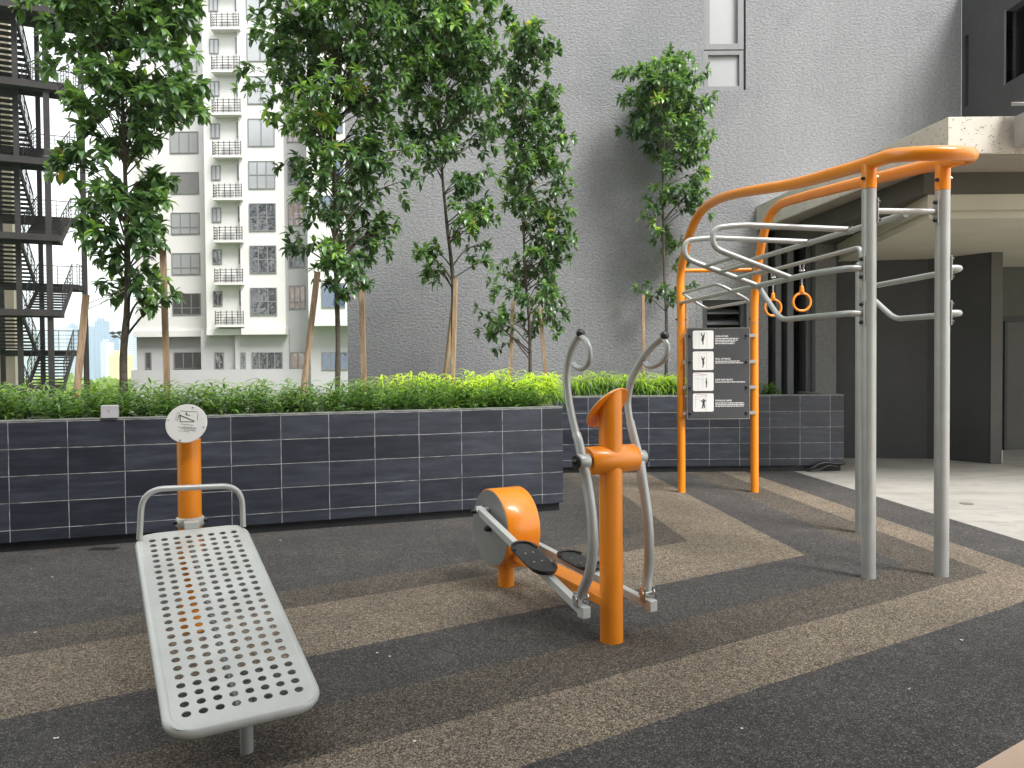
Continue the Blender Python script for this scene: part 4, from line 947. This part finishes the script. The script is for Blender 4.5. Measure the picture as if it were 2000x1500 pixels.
for (u, v, Y) in ((765, 745, 8.9), (800, 738, 9.3), (838, 742, 9.2), (865, 748, 9.0), (912, 738, 9.3), (945, 740, 9.5), (975, 728, 9.5), (1008, 740, 9.4), (1030, 735, 9.7), (1056, 735, 9.55), (905, 752, 8.75), (955, 752, 8.95), (1000, 758, 9.0), (1045, 757, 9.15), (1078, 742, 9.8)):
    p = at(u, v, Y); k += 1; tuft(V((p.x, p.y, 1.06)), max(.22, p.z - 1.06 + .06), 7, 'bright yellow green tufted plant in the right half of the long planter', 'yellow green tufted plants of the long planter', 100 + k, .66, 1.0, .23)
for i, (u, v) in enumerate(((1120, 745), (1148, 738), (1180, 735), (1208, 740), (1245, 738), (1272, 742), (1298, 740), (1322, 745), (1350, 744), (1385, 748), (1420, 748))):
    p = at(u, v, 11.5); tuft(V((p.x, p.y, 1.06)), max(.24, p.z - 1.06 + .05), 7, 'green tufted plant in the farther planter against the stucco wall', 'green tufted plants of the farther planter', 150 + i, .50, 1.2, .25)
p = at(1497, 748, 11.4); tuft(V((p.x, p.y, 1.06)), .22, 5, 'small dark green tufted plant alone in the bare end of the farther planter', None, 190, .12, .8, .17)

# ------------------------------------------------------------ white apartment tower
TY = {'A': 55.6, 'M': 53.6, 'B': 53.2, 'R': 53.7, 'C': 51.4}
tw = thing('apartment_tower', (-20, 56, -14), 'tall white apartment tower with balconies and grey windows beyond the planter', 'building')
def px(u, Y, v=400): return at(u, v, Y).x
zl = {k: at(500, 641, 53.2).z for k in TY}; ZL = at(540, 641, 53.2).z; FL = 3.0; ZTT = 46
def bay(u0, u1, Y, z0, z1, mat, back=64, x1=None):
    m = MB(); m.box((px(u0, Y), Y, z0), (px(u1, Y) if x1 is None else x1, back, z1)); return m.build('wall', mat, tw)
bay(262, 402, TY['A'], ZL, ZTT, towerw); bay(400, 470, TY['M'], ZL, ZTT, towerw); bay(468, 555, TY['B'], ZL, ZTT, towerw)
bay(545, 606, TY['R'] + .2, -14, ZTT, towerg, 64); bay(600, 760, TY['C'], at(650, 636, TY['C']).z, ZTT, towerw, 62)
bay(603, 760, TY['C'] + 1.2, -14, at(650, 636, TY['C']).z - .002, towerg, 62.5)
for a9, b9, Y in ((262, 388, TY['A'] + .4), (388, 455, TY['M'] + .4), (455, 560, TY['B'] + .4)): 
    bay(a9, b9, Y, -14, ZL - .002, towerg, 63.8)
m = MB(); zb_ = at(400, 722, 53).z; m.box((px(258, 53.9), 53.3, -14), (px(760, 53.9) , 53.5, zb_)); m.build('parapet', towerg, tw)
for Y, a9, b9 in ((TY['A'], 258, 402), (TY['M'], 402, 470), (TY['B'], 470, 556)):
    m = MB(); m.box((px(a9, Y), Y - .25, ZL - .45), (px(b9, Y), Y + .85, ZL - .003)); m.build('ledge', towerw, tw)
def window(u0, u1, Y, z0, z1, pane, nv=2, hbar=None):
    x0, x1 = px(u0, Y), px(u1, Y); f = MB(); y_ = Y - .03
    fr(f, x0, x1, z0, z1, .06, y_ - .04, y_ + .028)
    for k in range(1, nv): xx = x0 + (x1 - x0) * k / nv; f.box((xx - .035, y_ - .04, z0 + .09), (xx + .035, y_ + .02, z1 - .09))
    if hbar: zz_ = z0 + (z1 - z0) * hbar; f.box((x0 + .09, y_ - .035, zz_ - .03), (x1 - .09, y_ + .015, zz_ + .03))
    if pane is glass_pale and rng.random() < .22: pane = glass_mid
    w_ = f.build('window', framem, tw); g_ = MB(); g_.box((x0 + .05, y_ - .01, z0 + .05), (x1 - .05, y_ + .01, z1 - .05)); g_.build('pane', pane, w_)
zA0 = at(360, 573, TY['A']).z; zAh = (615 - 573) / F * TY['A']; zM0 = at(420, 569, TY['M']).z; zMh = 1.05; zB0 = at(510, 562, TY['B']).z; zBh = (616 - 562) / F * TY['B']
zR0 = at(580, 560, 54.6).z; zC0 = at(640, 553, TY['C']).z
for k in range(12):
    pn_ = glass_dark if k < 3 else glass_pale
    if zA0 + k * FL < ZTT: window(334, 389.5, TY['A'], zA0 - zAh + k * FL, zA0 + k * FL, glass_dark if k < 1 else glass_pale, 3, .32 if k < 3 else None)
    window(414, 432, TY['M'], zM0 - zMh + k * FL, zM0 + k * FL, glass_dark if k < 2 else glass_pale, 2)
    window(465, 475.5, TY['M'] - .0, zM0 - zMh + k * FL + .05, zM0 + k * FL + .05, glass_dark if k < 3 else glass_pale, 1)
    window(486.5, 538.5, TY['B'], zB0 - zBh + k * FL, zB0 + k * FL, pn_, 3 if k < 4 else 2, .5 if k < 4 else None)
    window(563, 594, TY['R'] + .2, zR0 - 1.7 + k * FL, zR0 + k * FL, glass_brown if k % 2 == 0 else glass_dark, 3, .3)
    window(626, 672, TY['C'], zC0 - 1.7 + k * FL, zC0 + k * FL, glass_blue, 3)
    window(279, 290, TY['A'], zA0 - 1.15 + k * FL, zA0 + .05 + k * FL, glass_pale, 1)
    zb9 = at(450, 635, 53.4).z + k * FL
    sl_ = MB(); x0, x1 = px(421, 53.4), px(477.5, 53.4)
    if k: sl_.box((x0, 52.9, zb9 - .16), (x1, 54.95, zb9)); 
    else: sl_.box((x0, 52.9, zb9 - .16), (x1, 54.95, zb9))
    bo = sl_.build('balcony', towerw, tw); rl = MB()
    for j in range(5): zz_ = zb9 + .14 + j * .19; rl.box((x0 + .03, 52.93, zz_ - .018), (x1 - .03, 52.96, zz_ + .018)); rl.box((x0 + .03, 52.93, zz_ - .018), (x0 + .06, 54.9, zz_ + .018))
    for j in range(6): xx = x0 + .04 + (x1 - x0 - .08) * j / 5; rl.box((xx - .022, 52.915, zb9 + .0), (xx + .022, 52.965, zb9 + 1.0))
    rl.build('railing', railm, bo)
    ac = MB(); ac.box((x0 + .5, 53.4, zb9 + .01), (x0 + 1.25, 53.8, zb9 + .62)); ac.build('outdoor_unit', towerg, bo)
zp = at(400, 690, 55.9).z
for u0, u1, Y, pn_, nv in ((279, 291, TY['A'] + .4, glass_dark, 1), (335, 391, TY['A'] + .4, glass_dark, 3), (415, 433, TY['M'] + .4, glass_dark, 2), (466, 476, TY['B'] + .4, glass_dark, 1), (488, 548, TY['B'] + .4, glass_dark, 4), (564, 606, TY['R'] + .2, glass_brown, 3), (625, 676, TY['C'] + 1.2, glass_blue, 3)):
    z1 = at(u0, 688, Y).z; window(u0, u1, Y, z1 - 1.25, z1, pn_, nv)
m = MB(); m.tube([(px(275, 57.2), 57.3, zb_), (px(275, 57.2), 57.3, ZL - .5)], .05, 6); m.build('downpipe', framem, tw)

# ------------------------------------------------------------ fire escape and block at the left
hd_ = V((-.41, .912, 0)).normalized(); rd_ = V((.912, .41, 0)).normalized(); O_ = V((-20.45, 33.9, 0))
fe = thing('fire_escape', (-21.5, 35, -14), 'dark brown steel fire escape stair with open treads at the left edge', 'staircase')
def fp(a9, b9, z): return O_ + rd_ * a9 + hd_ * b9 + V((0, 0, z))
ZN = [at(60, 609, 33.7).z + 3.3 * k for k in range(-3, 6)]    # near landings
RUN = 3.7; stp = {}
for a9, b9, w9 in ((-.35, -1.0, .22), (.45, 4.6, .24), (-1.62, -.2, .20), (-1.5, 4.9, .2), (-3.2, 4.9, .2), (-3.1, -1.1, .26)):
    m = MB(); m.beam(fp(a9, b9, -14), fp(a9, b9, 21.5), w9, w9, up=hd_); m.build('column', stairm, fe)
for zi, z in enumerate(ZN):
    # near landing and far landing
    m = MB(); m.obox(fp(-1.55, -.62, z - .04), rd_ * 1.55, hd_ * .62, V((0, 0, .04)))
    m.beam(fp(-3.3, -1.2, z - .14), fp(.05, -1.2, z - .14), .1, .28); m.beam(fp(-3.3, .0, z - .14), fp(.05, .0, z - .14), .1, .28); m.beam(fp(0.02, -1.2, z - .14), fp(.02, .0, z - .14), .1, .28); m.build('landing', stairm, fe)
    zf_ = z + 1.65
    m = MB(); m.obox(fp(-1.45, RUN + .55, zf_ - .04), rd_ * 1.65, hd_ * .55, V((0, 0, .04)))
    m.beam(fp(-3.1, RUN, zf_ - .14), fp(.2, RUN, zf_ - .14), .1, .28); m.beam(fp(-3.1, RUN + 1.1, zf_ - .14), fp(.45, RUN + 1.1, zf_ - .14), .1, .28); m.beam(fp(.2, RUN, zf_ - .14), fp(.45, RUN + 1.1, zf_ - .14), .1, .28); m.build('landing', stairm, fe)
    for (aa, bb, za, zb9) in ((-1.4, 0, z, zf_), (-3.05, -1.6, z + 3.3, zf_)):
        m = MB()
        for a9 in (aa, bb): m.beam(fp(a9, -.05, za - .08), fp(a9, RUN + .05, zb9 - .08), .07, .26)
        nT = 11
        for k in range(nT):
            f = (k + .5) / nT; m.obox(fp((aa + bb) / 2, RUN * f, za + (zb9 - za) * f), rd_ * (bb - aa) / 2, hd_ * .17, V((0, 0, .034)))
        m.build('flight', stairm, fe)
        m = MB()
        for a9 in (aa, bb):
            for hgt in (.25, .45, .65, .85): m.beam(fp(a9, 0, za + hgt), fp(a9, RUN, zb9 + hgt), .02, .02)
            m.beam(fp(a9, 0, za + 1.02), fp(a9, RUN, zb9 + 1.02), .04, .045)
            for f in (0, .25, .5, .75, 1): m.beam(fp(a9, RUN * f, za + (zb9 - za) * f), fp(a9, RUN * f, za + (zb9 - za) * f + 1.02), .03, .03, up=hd_)
        m.build('handrail', stairm, fe)
    m = MB()
    for (p0, p1) in (((-3.1, RUN + 1.1), (.42, RUN + 1.1)), ((.2, RUN), (.42, RUN + 1.1))):
        for hgt in (.2, .4, .6, .8, 1.02): m.beam(fp(*p0, zf_ + hgt), fp(*p1, zf_ + hgt), .02, .022 if hgt < 1 else .04)
        for f in (0, .33, .66, 1): q = (p0[0] + (p1[0] - p0[0]) * f, p0[1] + (p1[1] - p0[1]) * f); m.beam(fp(*q, zf_), fp(*q, zf_ + 1.02), .03, .03, up=hd_)
    m.build('landing_rail', stairm, fe)
lb = thing('beige_building', (-34, 42, -14), 'beige block building behind the fire escape at the left edge', 'building')
xw = at(38, 650, 40).x
MB().poly([V((xw, 40, -14)), V((xw * 1.6, 64, -14)), V((-80, 64, -14)), V((-80, 40, -14))][::-1], (0, 0, 38)).build('wall', brickb, lb)
MB().tube([(xw - .05, 39.9, -14), (xw - .05, 39.9, 24)], .12, 8).build('downpipe', cream, lb)
MB().box((-60, 39.7, at(30, 690, 40).z), (xw + .1, 39.99, at(30, 690, 40).z + .3)).build('ledge', cream, lb)

# ------------------------------------------------------------ distance: lamps, city, hills, woods
sl0 = thing('street_lamp', at(228, 760, 70), 'tall street lamp with drooping heads seen between the stake and the leftmost trunk', 'street lamp')
Y = 70; pt = at(243, 690, Y); pole = at(243, 900, Y)
m = MB(); m.tube([pole, pt, at(241, 668, Y)], .12, 8); m.tube(spline([at(241, 672, Y), at(236, 662, Y), at(228, 656, Y)], 4), .07, 6); m.tube(spline([at(241, 675, Y), at(238, 660, Y), at(230, 651, Y), at(222, 650, Y)], 4), .07, 6); m.build('pole', framem, sl0)
for u, v in ((220, 650), (234, 649), (224, 657)):
    p = at(u, v, Y); m = MB(); m.tube([p - V((.30, 0, 0)), p, p + V((.30, 0, 0))], [.06, .17, .06], 8); m.build('lamp_head', framem, sl0)
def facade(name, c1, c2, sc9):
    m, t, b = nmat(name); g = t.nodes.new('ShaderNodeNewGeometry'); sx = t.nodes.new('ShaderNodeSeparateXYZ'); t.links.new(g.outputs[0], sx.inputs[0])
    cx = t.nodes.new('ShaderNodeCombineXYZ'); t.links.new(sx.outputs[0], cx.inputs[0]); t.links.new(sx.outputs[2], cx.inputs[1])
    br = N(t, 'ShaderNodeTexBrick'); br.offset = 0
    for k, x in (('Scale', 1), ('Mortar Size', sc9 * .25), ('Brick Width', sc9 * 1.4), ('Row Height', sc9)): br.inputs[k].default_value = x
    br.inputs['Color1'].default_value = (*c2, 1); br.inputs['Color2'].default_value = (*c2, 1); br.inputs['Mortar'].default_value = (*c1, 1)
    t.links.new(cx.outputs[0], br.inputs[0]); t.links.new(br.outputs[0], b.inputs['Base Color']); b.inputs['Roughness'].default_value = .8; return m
fa = facade('haze_tinted_pale_facade', (.45, .50, .56), (.20, .27, .38), 4); fb = facade('haze_blue_facade', (.17, .25, .38), (.08, .14, .28), 4.5); fy = facade('yellow_block_facade', (.85, .66, .22), (.75, .5, .2), 5)  # blue in the pale and blue facades carries part of the distance haze
for u0, u1, v, Y, mt, lab in ((184, 201, 626, 1500, fb, 'tallest hazy blue skyscraper in the far city, stepped top'), (196, 207, 668, 1250, fa, 'short pale tower before the hazy skyscrapers'), (208, 219, 655, 1450, fb, 'slim haze-blue tower between the pale tower and the street lamp'),
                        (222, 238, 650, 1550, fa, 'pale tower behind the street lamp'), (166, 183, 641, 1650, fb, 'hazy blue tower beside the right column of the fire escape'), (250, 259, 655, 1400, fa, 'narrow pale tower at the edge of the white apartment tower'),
                        (112, 130, 640, 1500, fa, 'broad pale tower seen through the fire escape railings'), (84, 97, 648, 1350, fa, 'pale tower seen low through the fire escape treads'), (134, 140, 634, 1700, fb, 'thin haze-blue tower seen through the fire escape'), (212, 240, 693, 900, fy, 'low yellow building at the foot of the far city')):
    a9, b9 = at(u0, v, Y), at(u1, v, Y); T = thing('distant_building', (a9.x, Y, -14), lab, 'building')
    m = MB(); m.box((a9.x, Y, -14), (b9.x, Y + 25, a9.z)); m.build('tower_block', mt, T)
    m = MB(); wq = b9.x - a9.x; m.box((a9.x + wq * .25, Y + 4, a9.z), (b9.x - wq * .3, Y + 16, a9.z + 5)); m.build('roof_plant', mt, T)
m = MB(); nx, ny = 90, 10; vs = []
for j in range(ny):
    for i in range(nx):
        x = -4600 + i * 53; y = 2900 + j * 160; hgt = 320 + 150 * pn(V((x * .0015, y * .0012, 1.3))) + 70 * pn(V((x * .006, y * .006, 5)))
        vs.append((x, y, -14 + hgt * .60 * sin(pi * (j + .02) / (ny - 1)) ** .8 if 0 < j < ny - 1 else -20))
m.add(vs, [(j * nx + i, j * nx + i + 1, (j + 1) * nx + i + 1, (j + 1) * nx + i) for j in range(ny - 1) for i in range(nx - 1)], True)
tag(m.build('hills', paint('forested_hill', (.05, .085, .04), .95, 0, .3, .01, 0)), kind='structure')
r = random.Random(9); wd_ = MB()
for k in range(900):
    x = r.uniform(-150, -40); y = r.uniform(95, 330) ; x = x * y / 200 * 1.05; s9 = r.uniform(2.5, 5); z = -14 + r.uniform(8, 12.2)
    for j in range(16):
        d = rv(r); d.z = abs(d.z); c9 = V((x, y, z - s9 * .4)) + d * s9 * .7
        for q in range(3):
            e9 = rv(r) * s9 * .33; f9 = rv(r) * s9 * .33; wd_.add([c9, c9 + e9, c9 + e9 + f9, c9 + f9], [(0, 1, 2, 3)], False, tone=r.uniform(.2, .9))
tag(wd_.build('woodland', leafmat('bright_woodland', [(0, (.10, .17, .04)), (1, (.28, .38, .10))], .8, .2)), 'bright green treetops beyond the fire escape', 'woodland', kind='stuff')
# air
m = MB(); m.box((-5200, -400, -21), (5200, 4900, 300)); hz_ = m.build('haze', None or bpy.data.materials.new('air')); hm = hz_.data.materials[0]; hm.use_nodes = True
t = hm.node_tree; t.nodes.clear(); pv_ = t.nodes.new('ShaderNodeVolumePrincipled'); pv_.inputs['Color'].default_value = (.80, .90, 1, 1); pv_.inputs['Density'].default_value = .00028; pv_.inputs['Anisotropy'].default_value = .2
om = t.nodes.new('ShaderNodeOutputMaterial'); t.links.new(pv_.outputs[0], om.inputs['Volume']); tag(hz_, kind='stuff')
